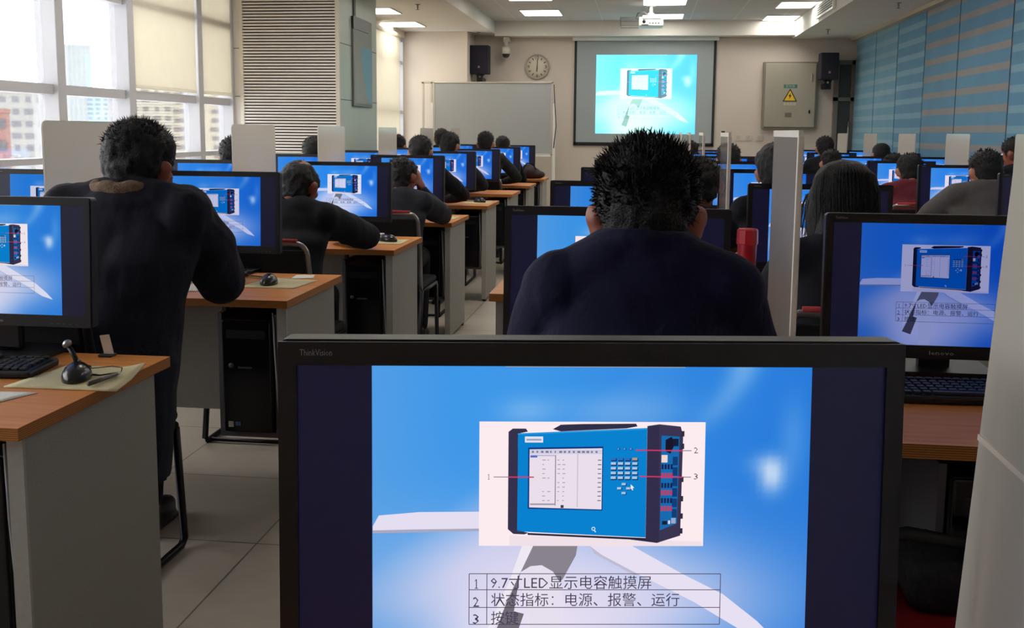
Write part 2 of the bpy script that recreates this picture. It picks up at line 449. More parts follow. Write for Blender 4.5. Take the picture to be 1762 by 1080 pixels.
zl = ['blue zebra blind nearest the camera side on the right wall', 'blue zebra blind beside the second row of the right bank', 'blue zebra blind beside the third row of the right bank',
      'blue zebra blind at the right picture edge, before the one with beige stripes', 'blue zebra blind with open beige stripes, the near one of two',
      'blue zebra blind with open beige stripes, the far one of two', 'closed blue zebra blind just beyond the two with beige stripes',
      'closed blue zebra blind, second from the front wall on the right', 'closed blue zebra blind nearest the front wall door']
BZ = 2.60
for i, (a, b) in enumerate(zip(gaps, gaps[1:])):
    r = empty('zebra_blind', (RX-.06, (a+b)/2, BZ), zl[i], 'blind', 'blue zebra blinds on the right wall')
    L = b-a-.03
    m = Z_open if i in (4, 5) else (Z_far if i >= 7 else Z_closed)
    bm = bmesh.new(); box(bm, (-.004, -L/2, -1.75), (.004, L/2, 0)); put('fabric', mesh(bm, 'zebra_fabric', m), r)
    bm = bmesh.new(); box(bm, (-.012, -L/2, -1.78), (.012, L/2, -1.75), bevel=.004); put('bottom_rail', mesh(bm, 'zebra_rail', mat('blind_rail_blue', (120, 150, 170), .5)), r)
bm = bmesh.new(); box(bm, (RX-.14, 3.3, BZ), (RX, 14.88, BZ+.04))
put('blind_headrail', mesh(bm, 'blind_headrail', mat('headrail_beige', (190, 178, 158), .6)), label='long beige headrail above the blue blinds on the right wall', category='rail')

# lamps in the ceiling
def ceiling_light(x0, x1, y0, y1, z, label):
    cx, cy = (x0+x1)/2, (y0+y1)/2; w, d = x1-x0, y1-y0
    r = empty('ceiling_light', (cx, cy, z), label, 'ceiling light', 'square ceiling light panels')
    bm = bmesh.new(); box(bm, (-w/2+.012, -d/2+.012, -.008), (w/2-.012, d/2-.012, -.001)); put('diffuser', mesh(bm, 'light_diffuser', emit('lamp_diffuser', (255, 250, 240), LAMP)), r)
    bm = bmesh.new()
    for a, b in (((-w/2, -d/2), (w/2, -d/2+.012)), ((-w/2, d/2-.012), (w/2, d/2)), ((-w/2, -d/2+.012), (-w/2+.012, d/2-.012)), ((w/2-.012, -d/2+.012), (w/2, d/2-.012))):
        box(bm, (*a, -.012), (*b, 0))
    put('frame', mesh(bm, 'light_frame', M_white), r)
ceiling_light(-3.40, -2.90, 12.95, 13.58, SZ, 'square light panel in the left soffit, nearer the front wall')
ceiling_light(-3.40, -2.87, 11.48, 12.08, SZ, 'square light panel in the left soffit, beside the pillar')
ceiling_light(-1.62, -1.10, 13.25, 13.9, CZ, 'square light panel in the tiled ceiling, left of the projector')
ceiling_light(-1.62, -1.10, 11.7, 12.30, CZ, 'square light panel in the tiled ceiling, left of projector and nearer the camera')
ceiling_light(.02, .50, 13.75, 14.35, CZ, 'square light panel in the tiled ceiling directly behind the projector')
ceiling_light(-.04, .48, 12.25, 12.82, CZ, 'square light panel in the tiled ceiling just in front of the projector')
ceiling_light(1.58, 2.02, 14.05, 14.6, CZ, 'square light panel in the tiled ceiling at the right, near the front wall')
ceiling_light(1.58, 2.02, 12.6, 13.2, CZ, 'square light panel in the tiled ceiling at the right, beside the air vent')
for y, n in ((9.7, 'sixth'), (7.3, 'fourth'), (4.9, 'third')):  # panels added out of view to brighten the middle of the room
    for x, p in ((-1.36, 'left'), (.24, 'middle'), (1.75, 'right')):
        if n == 'third' and p == 'middle': continue
        ceiling_light(x-.27, x+.27, y-.3, y+.3, CZ, 'added unseen light panel overhead, %s one above the %s desk row' % (p, n))
ceiling_light(-3.2, -2.65, 7.3, 7.9, SZ, 'added unseen light panel in the left soffit before the pillar')  # added out of view to lift the pillar face and left dividers
ceiling_light(-3.2, -2.65, 5.2, 5.8, SZ, 'added unseen light panel in the left soffit above the third row windows')  # second added soffit panel, unseen, for more light on the left

# air vents
def vent(name, loc, rot, w, h, label):
    r = empty(name, loc, label, 'air vent', None, rot)
    bm = bmesh.new(); box(bm, (-w/2, -.012, -h/2), (w/2, -.002, h/2)); put('backing', mesh(bm, 'vent_backing', mat('vent_shadow', (70, 68, 66), .8)), r)
    bm = bmesh.new()
    n = 5
    for k in range(n): box(bm, (-w/2, -.03, -h/2+h*(k+.25)/n), (w/2, -.012, -h/2+h*(k+.7)/n), rot=(R(25), 0, 0))
    put('louvre', mesh(bm, 'vent_louvre', M_white), r)
    bm = bmesh.new()
    t = .015
    for lo, hi in (((-w/2-t, -h/2-t), (w/2+t, -h/2)), ((-w/2-t, h/2), (w/2+t, h/2+t)), ((-w/2-t, -h/2), (-w/2, h/2)), ((w/2, -h/2), (w/2+t, h/2))):
        box(bm, (lo[0], -.034, lo[1]), (hi[0], -.002, hi[1]))
    put('frame', mesh(bm, 'vent_frame', M_white), r)
vent('air_vent', (2.038, 12.2, 2.755), (0, 0, R(-90)), 1.1, .13, 'white slatted air vent in the side of the right soffit')
vent('air_vent', (-1.75, 14.05, CZ-.001), (R(-90), 0, 0), .5, .1, 'slim slot air vent in the tiled ceiling, left one near front beam')
vent('air_vent', (.95, 14.25, CZ-.001), (R(-90), 0, 0), .5, .1, 'slim slot air vent in the tiled ceiling, right of the projector')

# sprinkler heads
bm = bmesh.new(); lathe(bm, [(.03, 0), (.03, -.006), (.01, -.008), (.01, -.035), (.006, -.04), (.006, -.055), (.022, -.057), (.022, -.06), (.001, -.06)], 14)
sprink = mesh(bm, 'sprinkler_head', mat('sprinkler_chrome', (150, 140, 135), .35, metal=.7))
for (x, y, z), l in zip(((-2.5, 11.25, SZ), (-2.33, 14.4, SZ), (2.52, 10.9, 2.64), (2.3, 13.6, 2.64)),
                        ('small sprinkler head in the left soffit, nearer one', 'small sprinkler head in the left soffit above the left speaker',
                         'small sprinkler head in the right soffit near the blinds', 'small sprinkler head in the right soffit near the front wall')):
    put('sprinkler_head', sprink, None, (x, y, z), label=l, category='sprinkler', group='ceiling sprinklers')

# louvred grille on the pillar face
r = empty('wall_grille', (-3.245, 9.2, 1.9), 'tall white louvred grille on the pillar face', 'grille')
bm = bmesh.new(); box(bm, (-.44, -.006, -.8), (.44, -.001, .8)); put('backing', mesh(bm, 'grille_back', mat('grille_shadow', (60, 55, 50), .9)), r)
bm = bmesh.new()
n = 58
for k in range(n):
    z = -.8+1.6*(k+.5)/n
    box(bm, (-.44, -.03, z-.0095), (.44, -.024, z+.0065), rot=(R(-14), 0, 0))
put('louvre', mesh(bm, 'grille_louvre', mat('grille_slat', (236, 231, 223), .5)), r)
bm = bmesh.new()
for lo, hi in (((-.475, -.82), (-.44, .82)), ((.44, -.82), (.475, .82)), ((-.475, .8), (.475, .83)), ((-.475, -.83), (.475, -.8))):
    box(bm, (lo[0], -.034, lo[1]), (hi[0], -.001, hi[1]))
put('frame', mesh(bm, 'grille_frame', mat('grille_rim', (224, 216, 200), .5)), r)

# framed notice hung on the pillar side (faces +X)
r = empty('framed_notice', (-2.813, 10.06, 1.98), 'grey framed glossy notice hanging on the pillar side', 'notice')
def yz(bm, poly, x, mi): 
    f = bm.faces.new([bm.verts.new((x, y, z)) for y, z in poly]); f.material_index = mi
bm = bmesh.new(); box(bm, (0, -.34, -.43), (.02, .34, .43), bevel=.004); put('frame', mesh(bm, 'notice_frame', mat('notice_frame_grey', (120, 124, 122), .4, metal=.4)), r)
bm = bmesh.new(); yz(bm, [(-.31, -.4), (.31, -.4), (.31, .3), (-.31, .3)], .0205, 0)
arc = [(.31, -.38), (.31, .16), (-.06, .16)] + [(-.06+.26*(t/8)**2.2, .16-.54*t/8) for t in range(1, 9)]
yz(bm, arc, .021, 1)  # curved cyan reflection painted flat onto the notice
put('print', mesh(bm, 'notice_print_reflection', [mat('notice_pale', (150, 165, 160), .15), mat('notice_cyan_reflection', (104, 178, 205), .15)]), r)
bm = bmesh.new(); box(bm, (.0, -.34, .31), (.026, .2, .43)); put('header_strip', mesh(bm, 'notice_header', mat('notice_header_grey', (134, 138, 136), .5)), r)
bm = bmesh.new(); box(bm, (.005, -.28, .43), (.012, -.22, .72)); put('hanging_strap', mesh(bm, 'notice_strap', mat('strap_grey', (105, 108, 106), .6)), r)

# projection screen on the front wall
YW = FY
r = empty('projection_screen', (-.003, YW, 1.88), 'pull-down projection screen showing the bright slide', 'projection screen')
W2, H2 = 1.003, .735
bm = bmesh.new(); box(bm, (-W2+.03, -.018, -H2+.03), (W2-.03, -.012, H2)); put('fabric', mesh(bm, 'screen_fabric', mat('screen_fabric_grey', (160, 168, 170), .8)), r)
bm = bmesh.new()
for lo, hi in (((-W2, -H2), (-W2+.035, H2)), ((W2-.035, -H2), (W2, H2)), ((-W2, -H2), (W2, -H2+.03))):
    box(bm, (lo[0], -.022, lo[1]), (hi[0], -.010, hi[1]))
put('border', mesh(bm, 'screen_border', mat('screen_border_black', (32, 40, 42), .7)), r)
bm = bmesh.new(); box(bm, (-W2-.03, -.1, H2), (W2+.03, -.001, H2+.05), bevel=.01); put('housing', mesh(bm, 'screen_housing', M_white), r)
bm = bmesh.new(); tube(bm, [(-W2, -.018, -H2-.005), (W2, -.018, -H2-.005)], .014, 10); put('weight_bar', mesh(bm, 'screen_bar', M_black), r)
SCREEN_ROOT = r

# whiteboard on a rolling stand
r = empty('whiteboard', (-2.04, 13.85, 0), 'large white marker board on a stand at the front left', 'whiteboard')
bm = bmesh.new(); box(bm, (-.80, -.012, 1.02), (.80, .012, 1.965)); put('board', mesh(bm, 'board', mat('whiteboard_enamel', (172, 175, 176), .2)), r)
bm = bmesh.new()
for lo, hi in (((-.82, 1.0), (-.80, 1.985)), ((.80, 1.0), (.82, 1.985)), ((-.82, 1.965), (.82, 1.985)), ((-.82, 1.0), (.82, 1.02))): box(bm, (lo[0], -.02, lo[1]), (hi[0], .02, hi[1]), bevel=.003)
put('frame', mesh(bm, 'board_frame', mat('board_aluminium', (205, 200, 190), .35, metal=.5)), r)
for sx in (-1, 1):
    bm = bmesh.new(); box(bm, (sx*.84-.018, -.02, .06), (sx*.84+.018, .02, 1.7)); box(bm, (sx*.84-.02, -.25, .05), (sx*.84+.02, .25, .09)); put('upright', mesh(bm, 'board_upright', M_white), r)
bm = bmesh.new(); box(bm, (-.8, -.07, .985), (.8, -.01, 1.0)); put('pen_tray', mesh(bm, 'pen_tray', M_white), r)
bm = bmesh.new(); tube(bm, [(.835, -.02, 1.95), (.85, -.03, 1.7), (.87, -.02, 1.4), (.84, -.03, 1.1)], .006, 8); put('cable', mesh(bm, 'board_cable', M_cable), r)
# pale rail with two posts to the left of the whiteboard
bm = bmesh.new(); box(bm, (-.25, 0, 1.97), (.25, .03, 2.0)); 
for x in (-.22, -.1): box(bm, (x-.012, 0, 0), (x+.012, .03, 1.99))
put('coat_rail', mesh(bm, 'coat_rail', mat('rail_pale', (200, 190, 172), .5)), None, (-2.83, 14.05, 0), label='slim pale post rail standing left of the whiteboard', category='rail')

# clock
r = empty('wall_clock', (-1.545, YW, 2.25), 'round cream wall clock with dark numerals', 'clock')
bm = bmesh.new(); lathe(bm, [(.18, 0), (.18, -.03), (.172, -.042), (.16, -.035), (.158, -.015)], 40, 'Y'); put('rim', mesh(bm, 'clock_rim', mat('clock_rim', (170, 160, 148), .4)), r)
bm = bmesh.new(); lathe(bm, [(.165, -.012), (.165, -.016), (.001, -.016)], 40, 'Y'); put('dial', mesh(bm, 'clock_dial', mat('clock_dial', (215, 206, 188), .6)), r)
bm = bmesh.new()
for k in range(12):
    a = R(30*k); c = Vector((.125*math.sin(a), -.017, .125*math.cos(a)))
    if k % 3:
        box(bm, c-Vector((.006, .001, .016)), c+Vector((.006, .001, .016)), rot=(0, a, 0))
    else:
        t = {0: '12', 3: '3', 6: '6', 9: '9'}[k]; w = .05 if k == 0 else .03
        add_text(bm, t, c.x-w/2, c.x+w/2, c.z-.02, -.0185, height=.042)
put('numerals', mesh(bm, 'clock_numerals', mat('clock_ink', (70, 58, 52), .7)), r)
for nm, a, L, w in (('minute_hand', 3, .1, .005), ('hour_hand', 183, .07, .007)):
    bm = bmesh.new(); box(bm, (-w, -.022, -.015), (w, -.019, L), rot=(0, R(a), 0), piv=(0, -.02, 0)); put(nm, mesh(bm, nm, mat('clock_ink')), r)

# dome camera
r = empty('dome_camera', (-1.975, YW, 2.62), 'white dome security camera under the beam', 'camera')
bm = bmesh.new(); box(bm, (-.045, -.22, -.03), (.045, -.0, .04), bevel=.01); tube(bm, [(0, -.2, 0), (0, -.2, -.12)], .03, 14); put('bracket', mesh(bm, 'dome_bracket', mat('camera_grey', (186, 178, 168), .5)), r)
bm = bmesh.new(); lathe(bm, [(.03, -.09), (.06, -.11), (.065, -.16), (.062, -.2)], 20, 'Z', (0, -.2, 0)); put('housing', mesh(bm, 'dome_housing', mat('camera_shell', (205, 198, 186), .4)), r)
bm = bmesh.new(); ellip(bm, (0, -.2, -.2), (.055, .055, .06)); put('dome', mesh(bm, 'dome_glass', mat('dome_dark', (50, 44, 44), .1), True), r)

# loudspeakers
def speaker(x, y, zc, w, h, label, arm):
    r = empty('wall_speaker', (x, y, zc), label, 'speaker', 'black wall speakers either side of the screen')
    bm = bmesh.new(); box(bm, (-w/2, -.11, -h/2), (w/2, .11, h/2), bevel=.008); put('cabinet', mesh(bm, 'speaker_cabinet', M_speaker), r)
    bm = bmesh.new(); box(bm, (-w/2+.012, -.118, -h/2+.012), (w/2-.012, -.109, h/2-.012), bevel=.003); put('grille', mesh(bm, 'speaker_grille', mat('speaker_cloth', (34, 34, 48), .9, bump=.5, bscale=700)), r)
    bm = bmesh.new(); box(bm, (-.014, -.121, -h/2+.08), (.014, -.117, -h/2+.11)); put('badge', mesh(bm, 'speaker_badge', mat('badge_pink', (170, 120, 125), .5)), r)
    bm = bmesh.new()
    for s in (-.03, .03): box(bm, (s-.012, -.03, -h/2-.13), (s+.012, .02, -h/2+.02))
    box(bm, (-.05, -.03, -h/2-.02), (.05, .08, -h/2)); box(bm, (-.04, .0, -h/2-.12), (.04, arm, -h/2-.05)); put('bracket', mesh(bm, 'speaker_bracket', M_black), r)
speaker(2.50, 14.62, 2.24, .24, .36, 'black wall speaker right of the electrical cabinet', .28)
speaker(-2.34, 14.62, 2.33, .27, .40, 'black wall speaker above the whiteboard', .28)

# electrical cabinet
r = empty('electrical_cabinet', (2.025, YW, 1.852), 'grey steel electrical cabinet with yellow warning triangle', 'electrical cabinet')
M_cab = mat('cabinet_grey', (158, 152, 138), .5, noise=.02, nscale=5)
bm = bmesh.new(); box(bm, (-.37, -.10, -.465), (.37, 0, .465), bevel=.006); put('body', mesh(bm, 'cabinet_body', mat('cabinet_rim', (128, 122, 110), .5)), r)
bm = bmesh.new(); box(bm, (-.345, -.118, -.44), (.345, -.101, .44), bevel=.005); door = put('door', mesh(bm, 'cabinet_door', M_cab), r)
bm = bmesh.new(); box(bm, (.275, -.13, .2), (.295, -.118, .3), bevel=.004); put('handle', mesh(bm, 'cabinet_handle', mat('cabinet_chrome', (190, 186, 176), .3, metal=.6)), door)
bm = bmesh.new(); lathe(bm, [(.014, -.118), (.014, -.13), (.001, -.131)], 14, 'Y', (.27, 0, -.23)); box(bm, (.262, -.136, -.25), (.28, -.13, -.2)); put('lock', mesh(bm, 'cabinet_lock', M_darkmetal), door)
bm = bmesh.new(); prism(bm, [(-.1, -.085), (.1, -.085), (0, .095)], -.1185, -.1195); prism(bm, [(-.078, -.072), (.078, -.072), (0, .068)], -.1195, -.1205, mi=1)
prism(bm, [(.012, .04), (-.022, -.012), (-.004, -.012), (-.012, -.055), (.022, .002), (.004, .002)], -.1205, -.1215, mi=0)
put('warning_sign', mesh(bm, 'warning_sign', [mat('sign_black', (40, 34, 26), .6), mat('sign_yellow', (232, 190, 40), .5)]), door)
bm = bmesh.new(); box(bm, (-.09, -.1195, .1), (.095, -.1182, .15)); 
add_text(bm, '配电箱', -.06, .06, .112, -.1197, 1)
put('name_plate', mesh(bm, 'cabinet_plate', [mat('plate_green', (70, 112, 100), .5), mat('plate_ink', (150, 176, 168), .6)]), door)
bm = bmesh.new(); add_text(bm, '有电危险', -.085, .085, -.135, -.1188); put('warning_lettering', mesh(bm, 'warning_lettering', mat('lettering_white', (214, 208, 196), .6)), door)
bm = bmesh.new(); box(bm, (-.06, -.121, -.3), (.03, -.1182, -.24)); put('rating_plate', mesh(bm, 'rating_plate', mat('plate_grey', (112, 106, 96), .5)), door)

# wall plates
def plate(x, z, w, h, name, label, cat, grp, dark=None):
    r = empty(name, (x, YW, z), label, cat, grp)
    bm = bmesh.new(); box(bm, (-w/2, -.012, -h/2), (w/2, 0, h/2), bevel=.003); put('cover', mesh(bm, 'plate_cover', mat('plate_cream', (206, 196, 182), .5)), r)
    bm = bmesh.new(); box(bm, (-w*.28, -.016, -h*.28 if dark is None else 0), (w*.28, -.012, h*.28 if dark is None else h*.35)); put('rocker' if dark is None else 'display', mesh(bm, 'plate_centre', mat('plate_rocker', (190, 180, 166), .4) if dark is None else mat('thermostat_display', (60, 66, 60), .2)), r)
plate(1.344, 1.262, .09, .09, 'wall_socket', 'pale wall plate under the screen side, left of three', 'wall plate', 'three pale wall plates')
plate(1.482, 1.262, .09, .09, 'wall_socket', 'pale wall plate, middle of the three right of the screen', 'wall plate', 'three pale wall plates')
plate(1.636, 1.262, .09, .09, 'wall_socket', 'pale wall plate, right of three, under the cabinet', 'wall plate', 'three pale wall plates')
plate(1.131, 1.31, .09, .12, 'thermostat', 'white thermostat with small dark display right of the screen', 'thermostat', None, 1)

# dark glazed door in the front right corner
bm = bmesh.new()
for lo, hi in (((2.63, 0), (2.69, 2.34)), ((2.86, 0), (2.92, 2.34)), ((2.63, 2.28), (2.92, 2.34)), ((2.63, 1.78), (2.92, 1.83))): box(bm, (lo[0], FY-.06, lo[1]), (hi[0], FY, hi[1]))
d = struct('door_1', bm, mat('door_frame_bronze', (110, 104, 96), .4))
bm = bmesh.new(); box(bm, (2.69, FY-.03, 0.02), (2.86, FY-.001, 2.28)); put('pane', mesh(bm, 'door_pane', mat('dark_door_glass', (62, 62, 58), .08)), d)
bm = bmesh.new(); tube(bm, [(2.84, FY-.09, .9), (2.84, FY-.09, 1.5)], .012, 10); box(bm, (2.835, FY-.09, .95), (2.845, FY-.05, .97)); box(bm, (2.835, FY-.09, 1.43), (2.845, FY-.05, 1.45)); put('door_handle', mesh(bm, 'door_handle', M_metal), d)

# projector on its ceiling pole
r = empty('projector', (.06, 12.9, CZ), 'white projector hanging from a ceiling pole', 'projector')
bm = bmesh.new(); box(bm, (-.15, -.16, -.265), (.15, .16, -.155), bevel=.015, seg=3); put('body', mesh(bm, 'projector_body', mat('projector_white', (236, 236, 232), .4)), r)
bm = bmesh.new(); tube(bm, [(0, 0, 0), (0, 0, -.1)], .022, 14); lathe(bm, [(.06, 0), (.06, -.012)], 20); lathe(bm, [(.03, -.09), (.055, -.115), (.055, -.13)], 18); box(bm, (-.1, -.1, -.157), (.1, .1, -.13)); put('ceiling_mount', mesh(bm, 'projector_mount', M_white), r)
bm = bmesh.new(); tube(bm, [(-.08, -.158, -.21), (-.08, -.166, -.21)], .02, 14)
for k in range(4): box(bm, (-.02+.035*k, -.163, -.235), (.0+.035*k, -.159, -.225))
box(bm, (-.11, -.163, -.256), (-.03, -.159, -.246)); box(bm, (-.1, -.163, -.185), (.12, -.159, -.178)); put('rear_ports', mesh(bm, 'projector_ports', M_black), r)
bm = bmesh.new(); tube(bm, [(.05, .155, -.21), (.05, .185, -.21)], [.045, .04], 18); put('lens', mesh(bm, 'projector_lens', M_gloss), r)
bm = bmesh.new()
for z in (-.165, -.18, -.26): box(bm, (-.37, -.15, z), (-.15, -.145, z+.008)); box(bm, (-.37, .145, z), (-.15, .15, z+.008))
for y in (-.15, .145): box(bm, (-.372, y, -.268), (-.364, y+.006, -.155))
box(bm, (-.372, -.15, -.268), (-.368, .15, -.26)); box(bm, (-.372, -.15, -.165), (-.368, .15, -.155))
put('side_rack', mesh(bm, 'projector_rack', M_metal), r)
bm = bmesh.new(); tube(bm, [(-.02, -.05, -.14), (-.08, -.06, -.09), (-.16, -.05, -.1), (-.18, -.02, -.16), (-.13, 0, -.17), (-.06, -.02, -.13), (-.1, .02, -.08), (-.04, .0, -.05), (-.01, .01, 0)], .008, 8); put('cable', mesh(bm, 'projector_cable', mat('cable_grey', (95, 92, 92), .6)), r)

# buildings outside
def building(x, y, z0, w, d, h, rgb, label, cols, fl, win=(.5, .45), seed=0, dark=(90, 90, 94)):
    ang = math.atan2(-y, -x)
    r = empty('apartment_building', (x, y, z0), label, 'building', 'pale buildings outside the windows', (0, 0, ang))
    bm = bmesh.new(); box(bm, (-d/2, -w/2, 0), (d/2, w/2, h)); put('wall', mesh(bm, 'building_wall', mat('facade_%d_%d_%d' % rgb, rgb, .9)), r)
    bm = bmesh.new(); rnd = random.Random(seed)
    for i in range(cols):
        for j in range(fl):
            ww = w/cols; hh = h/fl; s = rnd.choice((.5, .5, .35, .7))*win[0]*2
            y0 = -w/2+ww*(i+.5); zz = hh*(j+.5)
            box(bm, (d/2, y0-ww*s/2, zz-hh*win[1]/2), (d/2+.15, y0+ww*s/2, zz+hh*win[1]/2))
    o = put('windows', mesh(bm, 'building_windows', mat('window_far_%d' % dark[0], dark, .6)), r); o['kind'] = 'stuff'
    bm = bmesh.new(); box(bm, (-d/2-.2, -w/2-.2, h), (d/2+.2, w/2+.2, h+.6)); put('parapet', mesh(bm, 'building_parapet', mat('facade_%d_%d_%d' % rgb)), r)
building(-151.5, 343, -40, 24, 14, 70, (150, 143, 128), 'cream apartment block seen beside the pillar through the window', 4, 23, seed=1, dark=(98, 92, 90))
building(-168, 335, -40, 14, 14, 74, (150, 145, 133), 'cream apartment block left of the one beside the pillar', 4, 24, seed=2, dark=(98, 92, 90))
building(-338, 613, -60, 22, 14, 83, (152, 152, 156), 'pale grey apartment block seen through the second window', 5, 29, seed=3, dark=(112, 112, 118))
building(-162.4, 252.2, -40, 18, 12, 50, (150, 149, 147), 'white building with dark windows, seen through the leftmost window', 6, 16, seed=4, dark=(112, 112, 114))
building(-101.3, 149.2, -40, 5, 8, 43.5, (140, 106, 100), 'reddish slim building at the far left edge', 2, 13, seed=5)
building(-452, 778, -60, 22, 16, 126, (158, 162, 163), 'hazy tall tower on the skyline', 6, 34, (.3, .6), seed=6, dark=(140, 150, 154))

# ------------------------------------------------------------------ the slide shown on every screen
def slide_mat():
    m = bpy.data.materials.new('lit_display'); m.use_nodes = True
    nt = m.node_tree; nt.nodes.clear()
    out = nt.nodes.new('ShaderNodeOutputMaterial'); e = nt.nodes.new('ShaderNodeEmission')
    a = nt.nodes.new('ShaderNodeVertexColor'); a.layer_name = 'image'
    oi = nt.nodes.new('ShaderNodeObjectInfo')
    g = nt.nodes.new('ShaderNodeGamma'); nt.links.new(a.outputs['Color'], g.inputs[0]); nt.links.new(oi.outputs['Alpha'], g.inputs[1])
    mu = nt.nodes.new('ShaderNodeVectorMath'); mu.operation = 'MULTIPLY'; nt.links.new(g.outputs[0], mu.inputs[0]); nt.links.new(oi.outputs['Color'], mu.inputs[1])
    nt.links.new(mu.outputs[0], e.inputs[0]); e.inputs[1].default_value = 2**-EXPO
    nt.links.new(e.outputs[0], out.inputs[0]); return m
M_slide = slide_mat()
def mix(a, b, t): return tuple(a[i]*(1-t)+b[i]*t for i in range(3))
def gs(u, v, cu, cv, su, sv): return math.exp(-((u-cu)/su)**2-((v-cv)/sv)**2)
def sky_col(u, v):
    c = mix((62, 150, 232), (40, 122, 218), max(0, min(1, (u-.35)*1.6+v*.3)))
    c = mix(c, (96, 160, 226), max(0, .55*(1-u*5)))
    d = v-(.62-1.05*u)              # diagonal edge of the pale cloud bank at the left
    bank = max(0, min(1, d*4.5))*max(0, min(1, (.72-u)*2.6))*(1-max(0, min(1, (.22-u)*5))*max(0, min(1, (v-.72)*6)))
    c = mix(c, (208, 206, 236), .85*bank*math.exp(-max(0, .5-v)*.8))
    c = mix(c, (212, 206, 236), .85*gs(u, v, .42, .74, .42, .24))
    c = mix(c, (238, 228, 246), .95*gs(u, v, .36, .86, .24, .22))
    c = mix(c, (226, 218, 240), .6*gs(u, v, .6, .72, .3, .16))
    c = mix(c, (84, 150, 220), .8*gs(u, v, .02, 1.02, .16, .3))
    x = .845-.085*(v/.17)**1.5 if v < .3 else .7
    c = mix(c, (156, 200, 240), .55*math.exp(-((u-x)/.035)**2)*max(0, 1-v/.26))
    c = mix(c, (170, 205, 242), .35*gs(u, v, .35, .14, .06, .04)+.25*gs(u, v, .55, .13, .18, .05))
    c = mix(c, (214, 226, 246), .85*gs(u, v, .915, .34, .028, .05)+.35*gs(u, v, .9, .30, .04, .03))
    c = mix(c, (120, 176, 236), .4*gs(u, v, .96, .22, .03, .12))
    return c
def build_slide():
    bm = bmesh.new(); cl = bm.loops.layers.float_color.new('image')
    A = .752
    def put_face(vs, c):
        f = bm.faces.new(vs)
        cc = (*lin(c), 1)
        for l in f.loops: l[cl] = tuple(x**(1/2.2) if False else x for x in cc)
        return f
    nu, nv = 64, 48; grid = {}
    for i in range(nu+1):
        for j in range(nv+1): grid[i, j] = bm.verts.new((i/nu-.5, 0, A*(.5-j/nv)))
    for i in range(nu):
        for j in range(nv):
            f = bm.faces.new((grid[i, j+1], grid[i+1, j+1], grid[i+1, j], grid[i, j]))
            for l in f.loops:
                u = l.vert.co.x+.5; v = .5-l.vert.co.z/A; l[cl] = (*lin(sky_col(u, v)), 1)
    def P(X, Y, L): return (((X-14)/1741)-.5, -L*.0008, A*(.5-(Y-14)/1289))
    def poly(pts, c, L): return put_face([bm.verts.new(P(x, y, L)) for x, y in pts][::-1], c)
    def rect(x0, y0, x1, y1, c, L): return poly([(x0, y0), (x1, y0), (x1, y1), (x0, y1)], c, L)
    def text(s, x0, x1, base, c, L, h=None):
        me = text_mesh(s, 1); xs = [v.co.x for v in me.vertices]; ys = [v.co.y for v in me.vertices]
        k = (x1-x0)/(max(xs)-min(xs)); ky = k if h is None else h/(max(ys)-min(ys))
        b = 0 if h is None else min(ys)
        vs = [bm.verts.new(P(x0+(v.co.x-min(xs))*k, base-(v.co.y-b)*ky, L)) for v in me.vertices]
        for p in me.polygons:
            try: put_face([vs[i] for i in p.vertices], c)
            except Exception: pass
        bpy.data.meshes.remove(me)
    def one(x, base, h, c, L):
        t = h*.05; rect(x-t, base-h, x+t, base, c, L); rect(x-h*.17, base-t*1.6, x+h*.17, base, c, L)
        poly([(x-t, base-h), (x-h*.17, base-h*.84), (x-h*.17, base-h*.76), (x-t, base-h*.88)], c, L)
    # wind turbine behind: left blade, right blade, tower and nacelle
    poly([(40, 612), (200, 598), (438, 596), (438, 664), (180, 668), (16, 672), (16, 655)], (226, 220, 240), 1)
    poly([(16, 672), (438, 664), (438, 674), (16, 684)], (168, 166, 190), 1)
    poly([(880, 733), (1050, 733), (1260, 850), (1420, 930), (1560, 1040), (1640, 1120), (1500, 1080), (1300, 960), (1080, 850), (930, 770)], (228, 222, 242), 1)
    poly([(880, 733), (930, 770), (1080, 850), (1060, 853), (900, 765)], (190, 186, 210), 1)
    poly([(610, 733), (655, 733), (600, 850), (520, 1040), (480, 1100), (470, 1080), (560, 880)], (236, 230, 242), 1)
    poly([(655, 733), (832, 733), (826, 772), (775, 868), (762, 880), (735, 838), (690, 812), (645, 816), (606, 840)], (136, 130, 142), 1)
    poly([(606, 840), (645, 816), (690, 812), (735, 838), (762, 880), (780, 960), (760, 1289), (640, 1303), (640, 1000), (600, 880)], (228, 222, 238), 1)
    poly([(604, 842), (580, 1000), (620, 1010), (560, 1190), (470, 1160), (520, 1050), (548, 960)], (112, 106, 118), 1)
    # photograph of the test set
    rect(438, 235, 1335, 733, (250, 234, 240), 2)
    poly([(560, 690), (1330, 715), (1330, 733), (560, 733)], (238, 222, 232), 3)
    poly([(553, 275), (570, 262), (622, 262), (630, 274), (592, 282), (590, 668), (636, 680), (618, 686), (575, 684), (553, 665)], (52, 50, 76), 4)
    poly([(728, 264), (760, 246), (850, 243), (1058, 241), (1064, 252), (1020, 260), (760, 273)], (48, 46, 70), 4)
    poly([(632, 680), (1103, 700), (1160, 716), (1150, 720), (1040, 706), (632, 688)], (40, 38, 60), 4)
    poly([(590, 281), (1103, 258), (1103, 698), (590, 674)], (10, 128, 206), 4)
    poly([(590, 281), (1103, 258), (1103, 264), (590, 287)], (40, 150, 220), 5)
    poly([(1150, 243), (1236, 252), (1246, 290), (1242, 690), (1155, 718)], (58, 52, 82), 4)
    poly([(1103, 250), (1150, 243), (1157, 718), (1103, 706)], (50, 46, 74), 5)
    for y in (270, 320, 452, 530, 600, 660): rect(1238, y, 1251, y+22, (44, 42, 64), 4)
    poly([(1160, 288), (1232, 292), (1227, 640), (1160, 668)], (22, 106, 176), 5)
